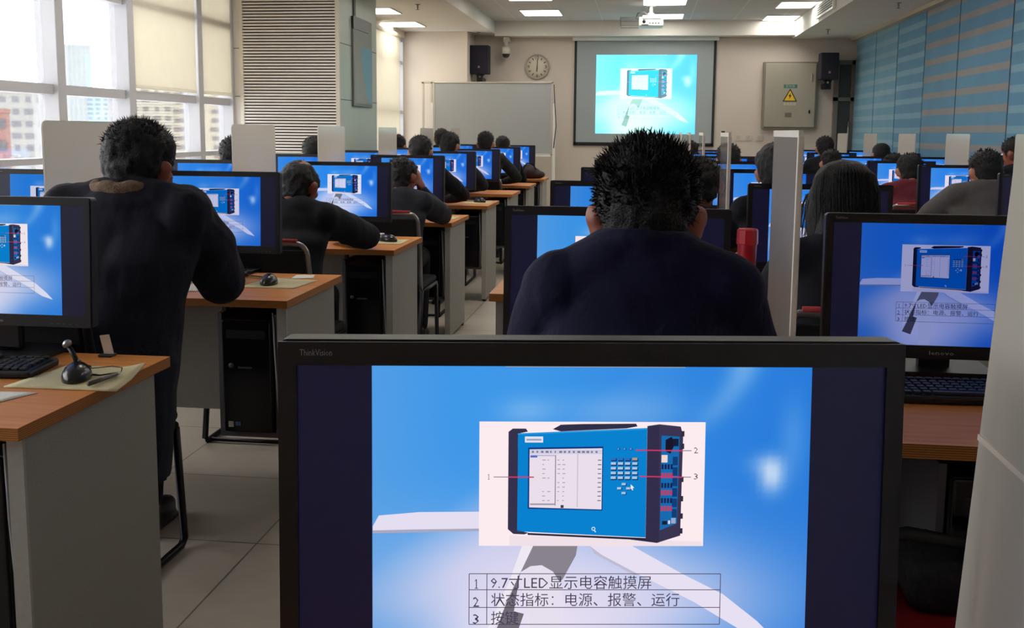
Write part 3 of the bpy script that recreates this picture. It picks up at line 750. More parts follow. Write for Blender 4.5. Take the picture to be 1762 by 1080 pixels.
    rect(1205, 300, 1228, 330, (20, 30, 60), 6); poly([(1176, 305), (1200, 292), (1214, 320), (1196, 360), (1176, 350)], (24, 22, 40), 6)
    rect(1161, 365, 1185, 395, (238, 214, 210), 6)
    for y in range(372, 620, 42): rect(1206, y, 1226, y+34, (16, 62, 120), 6)
    for k, y in enumerate((412, 447, 487, 516, 548, 580)):
        for x in range(1162, 1200, 12): rect(x, y-10, x+8, y+10, (26, 34, 80) if k in (0, 2, 4) else (196, 56, 92), 6)
    rect(1168, 630, 1188, 645, (30, 30, 50), 6); rect(1192, 628, 1200, 642, (230, 220, 225), 6); rect(1204, 618, 1222, 640, (150, 170, 200), 6)
    rect(618, 293, 690, 317, (226, 226, 240), 5); rect(624, 302, 684, 309, (150, 160, 190), 6)
    poly([(631, 337), (929, 332), (929, 589), (631, 582)], (18, 60, 130), 5)
    poly([(637, 344), (925, 339), (925, 584), (637, 576)], (232, 220, 234), 6)
    rect(637, 344, 925, 362, (206, 204, 226), 7)
    rnd = random.Random(3)
    for x in range(646, 915, 18): rect(x, 349, x+rnd.randint(5, 12), 357, (120, 120, 150), 8)
    rect(640, 366, 668, 376, (70, 100, 190), 7); rect(640, 366, 738, 370, (170, 170, 205), 7)
    rect(738, 366, 742, 568, (140, 138, 150), 7); rect(826, 362, 830, 574, (198, 190, 206), 7); rect(640, 560, 740, 566, (150, 146, 160), 7)
    for y in range(384, 556, 18):
        for x in (700, 720, 760, 780): 
            if rnd.random() < .75: rect(x-12, y, x-12+rnd.randint(6, 14), y+4, (176, 168, 184), 7)
        rect(908, y, 922, y+4, (120, 116, 140), 7)
    rect(762, 566, 774, 578, (60, 60, 80), 7)
    for x in (990, 1015, 1040): rect(x-6, 338, x+6, 346, (24, 84, 168), 6); rect(x-4, 339, x, 343, (160, 200, 235), 7)
    for j, y in enumerate((382, 400, 419, 438, 457)):
        for i, x in enumerate((971, 999, 1027, 1056)):
            rect(x-10, y-4, x+13, y+9, (14, 54, 110), 6)
            c = (170, 196, 224) if j else ((40, 110, 190) if i < 3 else (180, 150, 130))
            rect(x-11, y-6, x+9, y+4, c, 7)
    for x, y in ((1013, 483), (995, 500), (1031, 500), (1013, 519)): rect(x-7, y-4, x+11, y+6, (14, 54, 110), 6); rect(x-9, y-6, x+7, y+3, (170, 196, 224), 7)
    poly([(1040, 482), (1054, 496), (1047, 497), (1050, 505), (1046, 506), (1043, 499), (1040, 502)], (240, 240, 250), 8)
    for k in range(8):
        a, b = k*math.pi/4, (k+1)*math.pi/4
        poly([(894+8*math.cos(a), 662+8*math.sin(a)), (894+5*math.cos(a), 662+5*math.sin(a)), (894+5*math.cos(b), 662+5*math.sin(b)), (894+8*math.cos(b), 662+8*math.sin(b))], (220, 232, 246), 6)
    poly([(898, 666), (905, 674), (902, 677), (896, 669)], (220, 232, 246), 6)
    # pointer lines and figures
    rect(495, 453, 555, 456, (110, 100, 116), 6); rect(555, 452, 655, 457, (206, 52, 104), 7)
    poly([(1058, 343), (1245, 345), (1245, 350), (1058, 348)], (206, 52, 104), 7); rect(1245, 346, 1280, 349, (110, 100, 116), 6)
    poly([(1075, 448), (1245, 451), (1245, 456), (1075, 453)], (206, 52, 104), 7); rect(1245, 452, 1280, 455, (110, 100, 116), 6)
    one(476, 465, 22, (96, 84, 100), 6); text('2', 1290, 1306, 358, (96, 84, 100), 6, 24); text('3', 1292, 1308, 463, (96, 84, 100), 6, 24)
    # table of captions
    ink = (70, 62, 84)
    for y in (846, 911, 983, 1052): rect(400, y-1.5, 1408, y+1.5, ink, 3)
    for x in (400, 471, 1408): rect(x-1.5, 846, x+1.5, 1052, ink, 3)
    rect(402, 848, 1406, 1050, (206, 200, 222), 2) if False else None
    one(429, 906, 38, ink, 4); text('2', 416, 440, 980, ink, 4, 40); text('3', 416, 440, 1050, ink, 4, 40)
    text('9.7寸LED显示电容触摸屏', 486, 1130, 903, ink, 4)
    text('状态指标：电源、报警、运行', 488, 1244, 973, ink, 4)
    text('按键', 488, 598, 1046, ink, 4)
    rect(540, 14, 1250, 19, (150, 160, 176), 3)
    bm.normal_update()
    me = bpy.data.meshes.new('slide_picture'); bm.to_mesh(me); bm.free(); me.materials.append(M_slide)
    return me
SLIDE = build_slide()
SW = .358                                             # slide width on a monitor
o = put('glowing_slide', SLIDE, SCREEN_ROOT, (.024, -.0195, -.02)); o.scale = (1.425, 1, 1.49)  # slide glows by its own emission in place of light from the projector
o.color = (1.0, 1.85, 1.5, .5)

# ------------------------------------------------------------------ monitors
MW, MH, TOPB, BOTB = .511, .318, .0205, .030
AW, AH = .478, MH-TOPB-BOTB
def monitor_parts():
    bm = bmesh.new()      # frame, z from 0 (bottom) to MH, front at y=0
    zi0, zi1 = BOTB, MH-TOPB
    out = rrect(MW, MH, .008, 3, 0, MH/2)
    A = [bm.verts.new((x, 0, z)) for x, z in out]
    B = [bm.verts.new((x, .035, z)) for x, z in out]
    inn = []
    for x, z in out:
        inn.append((max(-AW/2, min(AW/2, x*1.0)), max(zi0, min(zi1, z))))
    # ring front built of four boxes (clean), body behind
    bm.free(); bm = bmesh.new()
    prism(bm, rrect(MW, MH, .008, 4, 0, MH/2), .006, .034)
    vs = prism(bm, rrect(MW-.06, MH-.06, .03, 4, 0, MH/2), .034, .05)
    for lo, hi in (((-MW/2+.0015, .0015), (MW/2-.0015, zi0)), ((-MW/2+.0015, zi1), (MW/2-.0015, MH-.0015)), ((-MW/2+.0015, zi0), (-AW/2, zi1)), ((AW/2, zi0), (MW/2-.0015, zi1))):
        box(bm, (lo[0], 0, lo[1]), (hi[0], .007, hi[1]))
    frame = mesh(bm, 'monitor_housing', M_black)
    bm = bmesh.new(); box(bm, (-AW/2, .0035, zi0), (AW/2, .0065, zi1)); disp = mesh(bm, 'monitor_display', M_panel)
    bm = bmesh.new(); box(bm, (-.035, .052, -.07), (.035, .075, .15), bevel=.006); box(bm, (-.05, .045, .08), (.05, .06, .2)); neck = mesh(bm, 'stand_neck', M_black)
    bm = bmesh.new(); prism(bm, rrect(.24, .18, .02, 4, 0, .07), 0, .012, 'Z'); base = mesh(bm, 'stand_base', M_black)
    bm = bmesh.new(); add_text(bm, 'ThinkVision', -.2365, -.2105, MH-.0125, -.0004, height=.0052, res=1); logo1 = mesh(bm, 'top_lettering', mat('lettering_silver', (150, 150, 165), .4))
    bm = bmesh.new(); add_text(bm, 'lenovo', -.026, .026, .010, -.0004, height=.009, res=1); logo2 = mesh(bm, 'bottom_lettering', mat('lettering_silver2', (190, 190, 196), .4))
    bm = bmesh.new()
    for k in range(5): box(bm, (.15+.016*k, -.001, .008), (.158+.016*k, .002, .0105))
    btn = mesh(bm, 'monitor_buttons', mat('button_grey', (60, 60, 66), .5))
    return frame, disp, neck, base, logo1, logo2, btn
MON = monitor_parts()
def monitor(xc, yf, ztop, zdesk, label, tilt=3., yaw=0., color=(1, 1, 1, 1), lit=True, near=False):
    """xc, yf: middle of the front face; ztop its upper edge."""
    r = empty('monitor', (xc, yf, zdesk), label, 'monitor', 'black monitors on the desks', (0, 0, R(yaw)))
    rot = (R(-tilt), 0, 0); z0 = ztop-zdesk-MH*math.cos(R(tilt)); dy = -MH*math.sin(R(tilt))
    h = put('housing', MON[0], r, (0, dy, z0), rot)
    d = put('display_panel', MON[1], h)
    if lit:
        s = put('screen', SLIDE, h, (0, .0030, BOTB+AH/2)); s.scale = (SW, SW, SW*AH/(SW*.752)); s.color = color
    put('stand_neck', MON[2], r, (0, dy, z0)); put('stand_base', MON[3], r, (0, 0, 0))
    put('top_lettering', MON[4], h); put('bottom_lettering', MON[5], h)
    put('buttons', MON[6], h)
    if z0 > .07+.02:   # longer neck when the head is set high
        pass
    return r

# ------------------------------------------------------------------ desks
ROW = ['nearest row', 'second row', 'third row', 'fourth row', 'fifth row', 'sixth row', 'seventh row', 'eighth row']
ROWN = {-1: 'camera row', **{i: n for i, n in enumerate(ROW)}}
D0, DS, DD = 1.75, 1.49, .635
DESKM = {}
def desk(x0, x1, y0, z, label, left_panel=True, right_panel=True):
    w = x1-x0
    key = (round(w, 3), round(z, 3))
    r = empty('computer_desk', ((x0+x1)/2, y0, 0), label, 'desk', 'long computer desks')
    if key not in DESKM:
        t = .026
        bm = bmesh.new(); box(bm, (-w/2, 0, z-t), (w/2, DD, z), 1)
        for f in bm.faces:
            if f.normal.z > .9 or f.calc_center_median().z > z-.0001: f.material_index = 0
        top = mesh(bm, 'worktop', [M_wood, M_edge])
        def side(sx):
            bm = bmesh.new()
            a, b = sorted((sx*(w/2-.018), sx*(w/2-.05)))
            box(bm, (a, .045, .02), (b, DD-.05, z-t), bevel=.002)
            sh = mesh(bm, 'end_panel', M_grey)
            bm = bmesh.new(); box(bm, (a-.001, .038, .02), (b+.001, .046, z-t)); e = mesh(bm, 'panel_edge_band', M_greyedge)
            bm = bmesh.new()
            for y in (.07, DD-.09): lathe(bm, [(.015, 0), (.015, .021)], 12, 'Z', ((a+b)/2, y, 0))
            ft = mesh(bm, 'levelling_foot', M_black)
            return sh, e, ft
        bm = bmesh.new(); box(bm, (-w/2+.05, DD-.13, .22 if z < .77 else .44), (w/2-.05, DD-.11, z-t)); mod = mesh(bm, 'modesty_panel', M_grey)
        DESKM[key] = (top, side(-1), side(1), mod)
    top, L, Rr, mod = DESKM[key]
    put('worktop', top, r)
    for on, S in ((left_panel, L), (right_panel, Rr)):
        if on:
            p = put('end_panel', S[0], r); put('edge_band', S[1], p); put('levelling_feet', S[2], p)
    put('modesty_panel', mod, r)
    return r
LX0, LX1 = -2.72, -1.17
CX0, CX1 = -.49, 1.06
RX0, RX1 = 1.60, 2.93
LZ, CZD, RZ = .75, .79, .76
for k in range(8):
    desk(LX0, LX1, D0+DS*k, LZ, 'beech-topped grey desk of the left bank, %s' % ROWN[k])
for k in range(-1, 7):
    desk(CX0, CX1, D0+DS*k+.03, CZD, 'beech-topped grey desk of the centre bank, %s' % ROWN[k])
for k in range(2, 8):
    desk(RX0, RX1, D0+DS*k, RZ, 'beech-topped grey desk of the right bank, %s' % ROWN[k])

# monitors: left bank aisle seats, left bank window seats, centre bank, right bank
B = lambda k: D0+DS*k+.50
BR = (1, 1, 1, 1); MID = (.8, .86, 1, 1.12); DIM = (.62, .72, .95, 1.3)
la_x = [-1.575, -1.645, -1.575, -1.58, -1.61, -1.62, -1.60, -1.59]
la_t = [1.153, 1.157, 1.152, 1.155, 1.155, 1.150, 1.150, 1.150]
for k in range(8):
    monitor(la_x[k], B(k)+.05, la_t[k], LZ, 'black monitor at the aisle seat of the left bank, %s' % ROWN[k], color=[(.9, .95, .95, 1.0), (.62, .72, .88, 1.12), (.8, .95, 1.05, 1.15), MID, MID, MID, MID, MID][k])
for k in range(1, 8):
    monitor(-2.31-(.02 if k < 3 else 0), B(k)+.05, 1.155, LZ, 'black monitor at the window seat of the left bank, %s' % ROWN[k], color=(.6, .72, .85, 1.15) if k < 2 else MID)
monitor(-.0355, .808, 1.1525, CZD, 'large black monitor in the foreground, its lit slide filling the lower middle', tilt=3, yaw=8.3, color=(1.02, 1.02, 1.0, 1))
monitor(-.055, B(0)+.05, 1.152, CZD, 'black monitor half hidden by the man in navy', color=(.95, .95, .95, 1), yaw=.0)
monitor(.662, 2.31, 1.148, CZD, 'black monitor at the right, saturated blue slide, keyboard in front of it', color=(.30, .38, .62, 1.3))
for k in range(1, 7):
    monitor(-.085 if k == 1 else -.06, B(k)+.06, 1.14, CZD, 'black monitor at the left seat of the centre bank, %s' % ROWN[k], color=(.75, .8, .9, 1.1))
    monitor(.642, B(k)+.06, 1.14, CZD, 'black monitor at the right seat of the centre bank, %s' % ROWN[k], color=(.75, .85, .98, 1.15))
for k in range(2, 8):
    monitor(2.0, B(k)+.05, [0, 0, 1.138, 1.133, 1.118, 1.12, 1.125, 1.13][k], RZ, 'black monitor at the aisle seat of the right bank, %s' % ROWN[k], color=MID)
    if k > 2: monitor(2.65, B(k)+.05, [0, 0, 1.138, 1.133, 1.118, 1.12, 1.125, 1.13][k], RZ, 'black monitor at the seat by the blue blinds, %s' % ROWN[k], color=MID)

# dividers between seats
def divider(x, y0, y1, z0, z1, label, m, yaw=0., tilt=0., edge=False, seam=False):
    r = empty('desk_divider', (x, (y0+y1)/2, z0), label, 'desk divider', 'upright acrylic dividers between seats', (0, R(tilt), R(yaw)))
    L, H = y1-y0, z1-z0
    bm = bmesh.new(); prism(bm, rrect(L, H, .025, 5, 0, H/2), -.003, .003, 'X'); pnl = put('panel', mesh(bm, 'divider_panel', m), r)
    if edge:
        bm = bmesh.new(); box(bm, (-.006, -L/2-.006, .01), (.006, -L/2+.004, H-.01), bevel=.002); box(bm, (-.0045, -L/2, H-.012), (.0045, L/2, H+.002)); put('edge_strip', mesh(bm, 'divider_edge', M_divedge), pnl)
    if seam:
        bm = bmesh.new(); box(bm, (-.0045, -L/2, .27), (.0045, L/2, .275)); put('seam', mesh(bm, 'divider_seam', M_divedge), pnl)
    bm = bmesh.new()
    for y in (-L*.35, L*.35): box(bm, (-.02, y-.02, 0), (.02, y+.02, .03), bevel=.003)
    put('foot_clips', mesh(bm, 'divider_clip', M_metal), r)
    return r
for k in range(1, 7):
    divider(-2.03 if k != 2 else -1.975, D0+DS*k+.02, D0+DS*k+.60, LZ, 1.344, 'pale upright divider between the two seats of the left bank, %s' % ROWN[k], M_div)
divider(.282, .30, .895, CZD, 1.318, 'nearest upright divider at the right picture edge', M_div, tilt=3.1, seam=True)
divider(.305, 2.05, 2.44, CZD, 1.325, 'tall grey glossy divider right of the man in navy', M_divsmoke, edge=True)
for k in (1, 2, 3, 4):
    divider(.292, D0+DS*k+.30, D0+DS*k+.66, CZD, 1.32, 'clear divider seen almost edge-on in the centre bank, %s' % ROWN[k], M_divclear, edge=True)
for k in range(3, 8):
    divider(2.335, D0+DS*k+.02, D0+DS*k+.60, RZ, 1.33, 'pale upright divider in the right bank, %s' % ROWN[k], M_div)

# ------------------------------------------------------------------ computer towers under the desks
def tower_meshes():
    bm = bmesh.new(); box(bm, (-.09, .012, .02), (.09, .40, .42), bevel=.006); a = mesh(bm, 'tower_case', M_tower)
    bm = bmesh.new(); box(bm, (-.088, 0, .022), (.088, .013, .418), bevel=.005); b = mesh(bm, 'tower_front', M_gloss)
    bm = bmesh.new(); box(bm, (-.07, -.002, .355), (.07, .002, .385), bevel=.001); c = mesh(bm, 'optical_drive', M_black)
    bm = bmesh.new(); lathe(bm, [(.009, .002), (.009, -.004), (.001, -.004)], 14, 'Y', (-.055, 0, .26)); box(bm, (-.03, -.003, .25), (.02, .002, .256)); d = mesh(bm, 'power_button', mat('button_dark', (70, 70, 78), .4))
    bm = bmesh.new()
    box(bm, (-.07, -.002, .04), (-.052, .001, .06)); box(bm, (-.046, -.002, .045), (-.026, .001, .06), 1); e = mesh(bm, 'case_sticker', [mat('sticker_pale', (190, 190, 170), .5), mat('sticker_blue', (90, 110, 150), .5)])
    bm = bmesh.new()
    box(bm, (-.105, .02, 0), (.105, .42, .018)); box(bm, (-.109, .02, 0), (-.095, .42, .44)); box(bm, (.095, .02, 0), (.109, .42, .44)); 
    for y in (.06, .36): box(bm, (-.109, y, .42), (-.095, y+.03, .478)); box(bm, (.095, y, .42), (.109, y+.03, .478))
    f = mesh(bm, 'tower_hanger', M_holder)
    bm = bmesh.new(); tube(bm, [(.1, -.004, .45), (.108, -.012, .3), (.114, -.01, .15), (.116, .0, .03)], .003, 6); g = mesh(bm, 'tower_cable', mat('cable_light', (175, 175, 180), .5))
    return a, b, c, d, e, f, g
TW = tower_meshes()
def tower(x, y, zd, label):
    r = empty('computer_tower', (x, y, zd-.026-.478), label, 'computer', 'black computer towers hung under the desks')
    a = put('case', TW[0], r); b = put('front_panel', TW[1], r); put('optical_drive', TW[2], b); put('power_button', TW[3], b); put('stickers', TW[4], b)
    put('hanger_frame', TW[5], r); put('cable', TW[6], r)
for k in range(8):
    tower(-1.345, D0+DS*k+.07, LZ, 'black computer tower hung under the left bank desk, %s' % ROWN[k])
tower(.66, 1.86, CZD, 'black computer tower under the desk at the lower right')

# ------------------------------------------------------------------ keyboards, mice, pads, papers
bm = bmesh.new(); box(bm, (-.22, -.075, 0), (.22, .075, .018), bevel=.006); KB0 = mesh(bm, 'keyboard_base', M_black)
bm = bmesh.new()
for j in range(6):
    y = .058-.022*j-(.006 if j else 0); x = -.212
    xs = []
    while x < .205:
        if -.003+.085 < x < .0935: pass
        w = .0155
        if j == 5 and -.12 < x < .0: w = .115
        if not (.083 < x < .092 or .149 < x < .153): xs.append((x, w))
        x += w+.0035
    for x, w in xs:
        if x+w > .215: continue
        box(bm, (x, y-.0075, .017), (x+w, y+.0075, .0245), bevel=.0015, seg=1)
KB1 = mesh(bm, 'keyboard_keys', mat('key_black', (30, 30, 34), .45))
def keyboard(x, y, z, yaw, label):
    r = empty('keyboard', (x, y, z), label, 'keyboard', None, (0, 0, R(yaw))); put('base', KB0, r); put('keys', KB1, r)
bm = bmesh.new(); ellip(bm, (0, 0, .004), (.032, .058, .034), u=24, v=16)
for v in bm.verts:
    if v.co.z < 0: v.co.z = 0
    if v.co.y > .02: v.co.z *= 1-.25*(v.co.y-.02)/.04
MS0 = mesh(bm, 'mouse_shell', mat('mouse_black', (26, 26, 28), .22), True)
bm = bmesh.new(); tube(bm, [(-.003, .035, .028), (.003, .035, .028)], .008, 14); MS1 = mesh(bm, 'mouse_wheel', mat('wheel_grey', (80, 80, 84), .5))
bm = bmesh.new(); tube(bm, [(0, .055, .008), (-.01, .1, .005), (-.05, .16, .004), (-.1, .19, .004), (-.13, .25, .004)], .0024, 8); MS2 = mesh(bm, 'mouse_cable', M_cable)
def mouse(x, y, z, yaw, label, cable=True):
    r = empty('computer_mouse', (x, y, z), label, 'mouse', None, (0, 0, R(yaw))); put('shell', MS0, r); put('scroll_wheel', MS1, r)
    if cable: put('cable', MS2, r)
    return r
def sheet(name, pts, z, m, label, cat, th=.0012, curl=None):
    cx = sum(p[0] for p in pts)/len(pts); cy = sum(p[1] for p in pts)/len(pts)
    bm = bmesh.new(); n = 10
    (ax, ay), (bx, by), (cx2, cy2), (dx, dy) = pts
    g = {}
    for i in range(n+1):
        for j in range(n+1):
            s, t = i/n, j/n
            x = (ax*(1-s)+bx*s)*(1-t)+(dx*(1-s)+cx2*s)*t; y = (ay*(1-s)+by*s)*(1-t)+(dy*(1-s)+cy2*s)*t
            zz = curl(s, t) if curl else 0
            g[i, j] = bm.verts.new((x-cx, y-cy, zz))
    fs = [bm.faces.new((g[i, j], g[i+1, j], g[i+1, j+1], g[i, j+1])) for i in range(n) for j in range(n)]
    r = bmesh.ops.extrude_face_region(bm, geom=fs)
    for v in r['geom']:
        if isinstance(v, bmesh.types.BMVert): v.co.z += th
    return put(name, mesh(bm, name, m, True), None, (cx, cy, z), label=label, category=cat)
# left bank, nearest desk
keyboard(-1.60, 2.16, LZ, 6, 'black keyboard at the left picture edge on the nearest desk')
sheet('mouse_mat', [(-1.385, 2.03), (-1.125, 2.035), (-1.165, 2.25), (-1.36, 2.24)], LZ+.0005, M_pad, 'cream card used as mouse mat, corner curling past the desk edge', 'mat', .003,
      lambda s, t: .012*max(0, s-.75)*4*(max(0, t-.5)*2))
mouse(-1.265, 2.12, LZ+.004, 20, 'black mouse on the cream card, nearest desk', False)
r = empty('desk_microphone', (-1.318, 2.215, LZ), 'black stalk with silver tip standing behind the nearest mouse', 'microphone')
bm = bmesh.new(); lathe(bm, [(.03, 0), (.03, .006), (.012, .012), (.001, .012)], 18); put('base', mesh(bm, 'stalk_base', M_gloss), r)
bm = bmesh.new(); tube(bm, [(0, 0, .008), (-.006, 0, .03), (-.02, 0, .055)], [.007, .006, .006], 10); put('stalk', mesh(bm, 'stalk', M_black), r)
bm = bmesh.new(); ellip(bm, (-.025, 0, .062), (.012, .01, .009), (0, R(-40), 0)); put('tip', mesh(bm, 'stalk_tip', M_metal, True), r)
bm = bmesh.new(); tube(bm, [(.03, 0, .003), (.07, .03, .003), (.10, .02, .003), (.12, -.02, .003), (.09, -.06, .004), (.03, -.07, .012)], .0022, 8); put('cable', mesh(bm, 'stalk_cable', M_cable), r)
r = empty('pen', (-1.19, 2.105, LZ+.0058), 'grey pen lying on the cream card', 'pen', None, (0, 0, R(-8)))
bm = bmesh.new(); tube(bm, [(0, -.055, .005), (0, .04, .005)], .0048, 10); put('barrel', mesh(bm, 'pen_barrel', mat('pen_grey', (92, 88, 84), .4)), r)
bm = bmesh.new(); tube(bm, [(0, .04, .005), (0, .058, .005)], [.0048, .0015], 10); put('tip', mesh(bm, 'pen_tip', M_metal), r)
sheet('paper_sheet', [(-1.56, 1.86), (-1.33, 1.885), (-1.285, 2.0), (-1.52, 1.985)], LZ+.0006, M_paper, 'white paper sheet at the lower left on the nearest desk', 'paper', .001)
r = empty('card_stand', (-1.325, 2.36, LZ), 'small pale card standing behind the nearest mouse', 'card')
bm = bmesh.new(); box(bm, (-.012, 0, .003), (.012, .004, .055), rot=(R(8), R(-8), 0)); put('card', mesh(bm, 'stand_card', M_divedge), r)
bm = bmesh.new(); box(bm, (-.018, -.012, 0), (.018, .018, .006), bevel=.002); put('base', mesh(bm, 'stand_foot', M_black), r)
# left bank, second desk
sheet('paper_sheet', [(-1.62, 3.37), (-1.43, 3.39), (-1.53, 3.70), (-1.66, 3.70)], LZ+.0006, M_paper, 'white paper under the elbow of the man in the dark jacket', 'paper', .001, lambda s, t: .02*max(0, t-.7))
keyboard(-1.74, 3.74, LZ, 0, 'black keyboard in front of the man in the dark jacket')
sheet('mouse_mat', [(-1.44, 3.49), (-1.235, 3.50), (-1.215, 3.70), (-1.41, 3.74)], LZ+.0005, M_pad, 'cream card under the mouse on the second desk of the left bank', 'mat', .002)
mouse(-1.36, 3.58, LZ+.003, 12, 'black mouse on a cream card, second desk of the left bank')
sheet('paper_slip', [(-1.33, 3.73), (-1.25, 3.76), (-1.27, 3.84), (-1.34, 3.82)], LZ+.0006, M_paper, 'small white paper slip behind the mouse on the second left desk', 'paper', .002)
for k, l in ((2, 'third'), (3, 'fourth'), (4, 'fifth')):
    y = D0+DS*k
    sheet('mouse_mat', [(-1.42, y+.25), (-1.2, y+.25), (-1.2, y+.46), (-1.42, y+.47)], LZ+.0005, M_pad, 'cream card under the mouse on the %s desk of the left bank' % l, 'mat', .002)
    mouse(-1.29, y+.36, LZ+.003, 60, 'black mouse on the %s desk of the left bank' % l)
    keyboard(-1.68, y+.40, LZ, 0, 'black keyboard on the %s desk of the left bank' % l)
r = empty('paper_box', (-1.36, D0+DS*2+.42, LZ), 'small white cup-like box beside the third desk mouse', 'box')
bm = bmesh.new(); box(bm, (-.03, -.02, .0), (.03, .02, .035), bevel=.003); put('carton', mesh(bm, 'carton', M_paper), r)
bm = bmesh.new(); box(bm, (-.031, -.021, .03), (.031, .021, .037), bevel=.002); put('lid', mesh(bm, 'carton_lid', M_white), r)
# right
keyboard(.70, 2.13, CZD, 2, 'black keyboard on the desk at the right, below the saturated blue screen')
r = empty('black_bag', (.60, 1.90, .456), 'black bag with a strap lying on the red chair seat at the lower right', 'bag')
bm = bmesh.new(); ellip(bm, (.03, 0, .07), (.15, .1, .07)); box(bm, (-.1, -.08, .0), (.16, .08, .1), bevel=.02)
put('pouch', remesh(bm, 'black_pouch', .011, mat('bag_black', (24, 23, 28), .7, bump=.4, bscale=80)), r)
bm = bmesh.new(); tube(bm, [(-.16, -.1, .155), (-.12, -.1, .165), (-.04, -.09, .15), (.06, -.08, .148), (.14, -.05, .12)], .013, 8); put('strap', mesh(bm, 'black_strap', mat('strap_black', (18, 17, 20), .6)), r)
bm = bmesh.new(); lathe(bm, [(.009, 0), (.009, .004), (.004, .005), (.001, .005)], 14, 'Z', (-.145, -.1, .17)); put('snap_button', mesh(bm, 'strap_snap', M_metal), r)
r = empty('dark_bag', (-1.36, D0+DS*7+.2, LZ), 'dark brown bag lying on the last desk of the left bank', 'bag')
bm = bmesh.new(); ellip(bm, (0, 0, .07), (.13, .1, .08)); ellip(bm, (.09, 0, .05), (.1, .09, .05)); ellip(bm, (-.03, .02, .12), (.07, .06, .06))
put('pouch', remesh(bm, 'bag_pouch', .012, mat('bag_brown', (48, 34, 36), .8, bump=.5, bscale=60)), r)
bm = bmesh.new(); tube(bm, [(-.08, -.05, .12), (-.03, -.06, .19), (.05, -.05, .18), (.08, -.05, .1)], .008, 8); put('strap', mesh(bm, 'bag_strap', M_blackfab), r)
# red tumbler and paper behind the man in navy
r = empty('tumbler', (.365, 3.56, CZD), 'red tumbler standing left of the tall grey divider', 'cup')
bm = bmesh.new(); lathe(bm, [(.026, 0), (.028, .004), (.031, .06), (.033, .15), (.033, .155), (.001, .155)], 24); put('body', mesh(bm, 'tumbler_body', mat('tumbler_red', (170, 30, 44), .35)), r)
bm = bmesh.new(); lathe(bm, [(.034, .15), (.037, .155), (.036, .20), (.032, .205), (.001, .205)], 10); put('lid', mesh(bm, 'tumbler_lid', mat('lid_red', (196, 40, 56), .3), False), r)
sheet('paper_sheet', [(.38, 3.62), (.50, 3.6), (.52, 3.86), (.38, 3.88)], CZD+.0006, M_paper, 'white paper on the desk beside the red tumbler', 'paper', .001, lambda s, t: .03*max(0, s-.6)*t)

# ------------------------------------------------------------------ people
def cloth(name, rgb, rough=.85):
    return mat(name, rgb, rough, noise=.12, nscale=14, bump=.25, bscale=90, spec=.25)
M_skin = mat('skin', (176, 120, 96), .55, noise=.04, nscale=30)
M_skin2 = mat('skin_ruddy', (150, 84, 66), .5, noise=.05, nscale=30)
M_hair = mat('black_hair', (17, 15, 17), .55, noise=.25, nscale=60, bump=.6, bscale=260, spec=.35)
M_trouser = cloth('dark_trousers', (22, 22, 28))
M_shoe = mat('black_shoe', (18, 17, 17), .4)
M_eye = mat('eye_white', (225, 222, 216), .25); M_iris = mat('iris_dark', (30, 20, 16), .2)
bm = bmesh.new(); ellip(bm, (0, 0, 0), (.012, .012, .012), u=14, v=10); ellip(bm, (0, .0065, 0), (.0058, .0062, .0058), mi=1, u=12, v=8); EYE = mesh(bm, 'eye', [M_eye, M_iris], True)

def head_shapes(bm, M):
    """head in its own frame: origin at the crown, face towards +Y, chin at -.225."""
    def E(c, r, rot=(0, 0, 0), **k):
        ellip(bm, M @ Vector(c), r, M.to_3x3() @ Euler(rot).to_matrix(), **k)
    E((0, -.008, -.092), (.074, .094, .092), u=28, v=20)          # cranium
    E((0, .022, -.142), (.061, .066, .078), u=24, v=16)           # face
    E((0, .052, -.196), (.036, .038, .03))                        # chin
    E((0, .03, -.185), (.052, .05, .034))                         # jaw
    E((0, .07, -.086), (.056, .022, .016))                        # brow
    E((0, .092, -.128), (.011, .014, .026), (R(-14), 0, 0)); E((0, .099, -.145), (.017, .014, .011))   # nose
    E((0, .084, -.172), (.025, .011, .006)); E((0, .083, -.182), (.022, .011, .007))                  # lips
    for s in (-1, 1):
        E((s*.04, .062, -.14), (.02, .02, .02))                   # cheek
        E((s*.082, -.012, -.132), (.010, .021, .034), (R(-12), 0, s*R(-38)))   # ear
        E((s*.088, -.018, -.118), (.009, .021, .021), (0, 0, s*R(-38)))
def hand(bm, W, D, up, side, curl=.5):
    """hand at wrist W pointing along D, back of the hand up; side=+1 right, -1 left."""
    D = Vector(D).normalized(); up = Vector(up); up = (up-D*up.dot(D)).normalized(); S = D.cross(up).normalized()
    M = Matrix((S, D, up)).transposed()
    T = lambda x, y, z: Vector(W)+M @ Vector((x, y, z))
    ellip(bm, T(0, .045, 0), (.04, .052, .015), M)
    limb(bm, [T(0, -.02, 0), T(0, .03, 0)], [.026, .028], 12)
    for i, (x, L) in enumerate(((-.03, .066), (-.0105, .078), (.0095, .074), (.028, .058))):
        if side < 0: x = -x
        p0 = T(x, .085-abs(x)*.25, .002); a = .25*curl; p1 = p0+M @ Vector((x*.12, L*.45*math.cos(a), -L*.45*math.sin(a)))
        a = 1.0*curl; p2 = p1+M @ Vector((0, L*.32*math.cos(a), -L*.32*math.sin(a)))
        a = 1.7*curl; p3 = p2+M @ Vector((0, L*.25*math.cos(a), -L*.25*math.sin(a)))
        limb(bm, [p0, p1, p2, p3], [.0095, .0088, .008, .007], 8)
    s = -side
    limb(bm, [T(s*.024, .018, -.002), T(s*.046, .045, -.008), T(s*.054, .068, -.014), T(s*.05, .088, -.018)], [.014, .011, .0095, .008], 8)

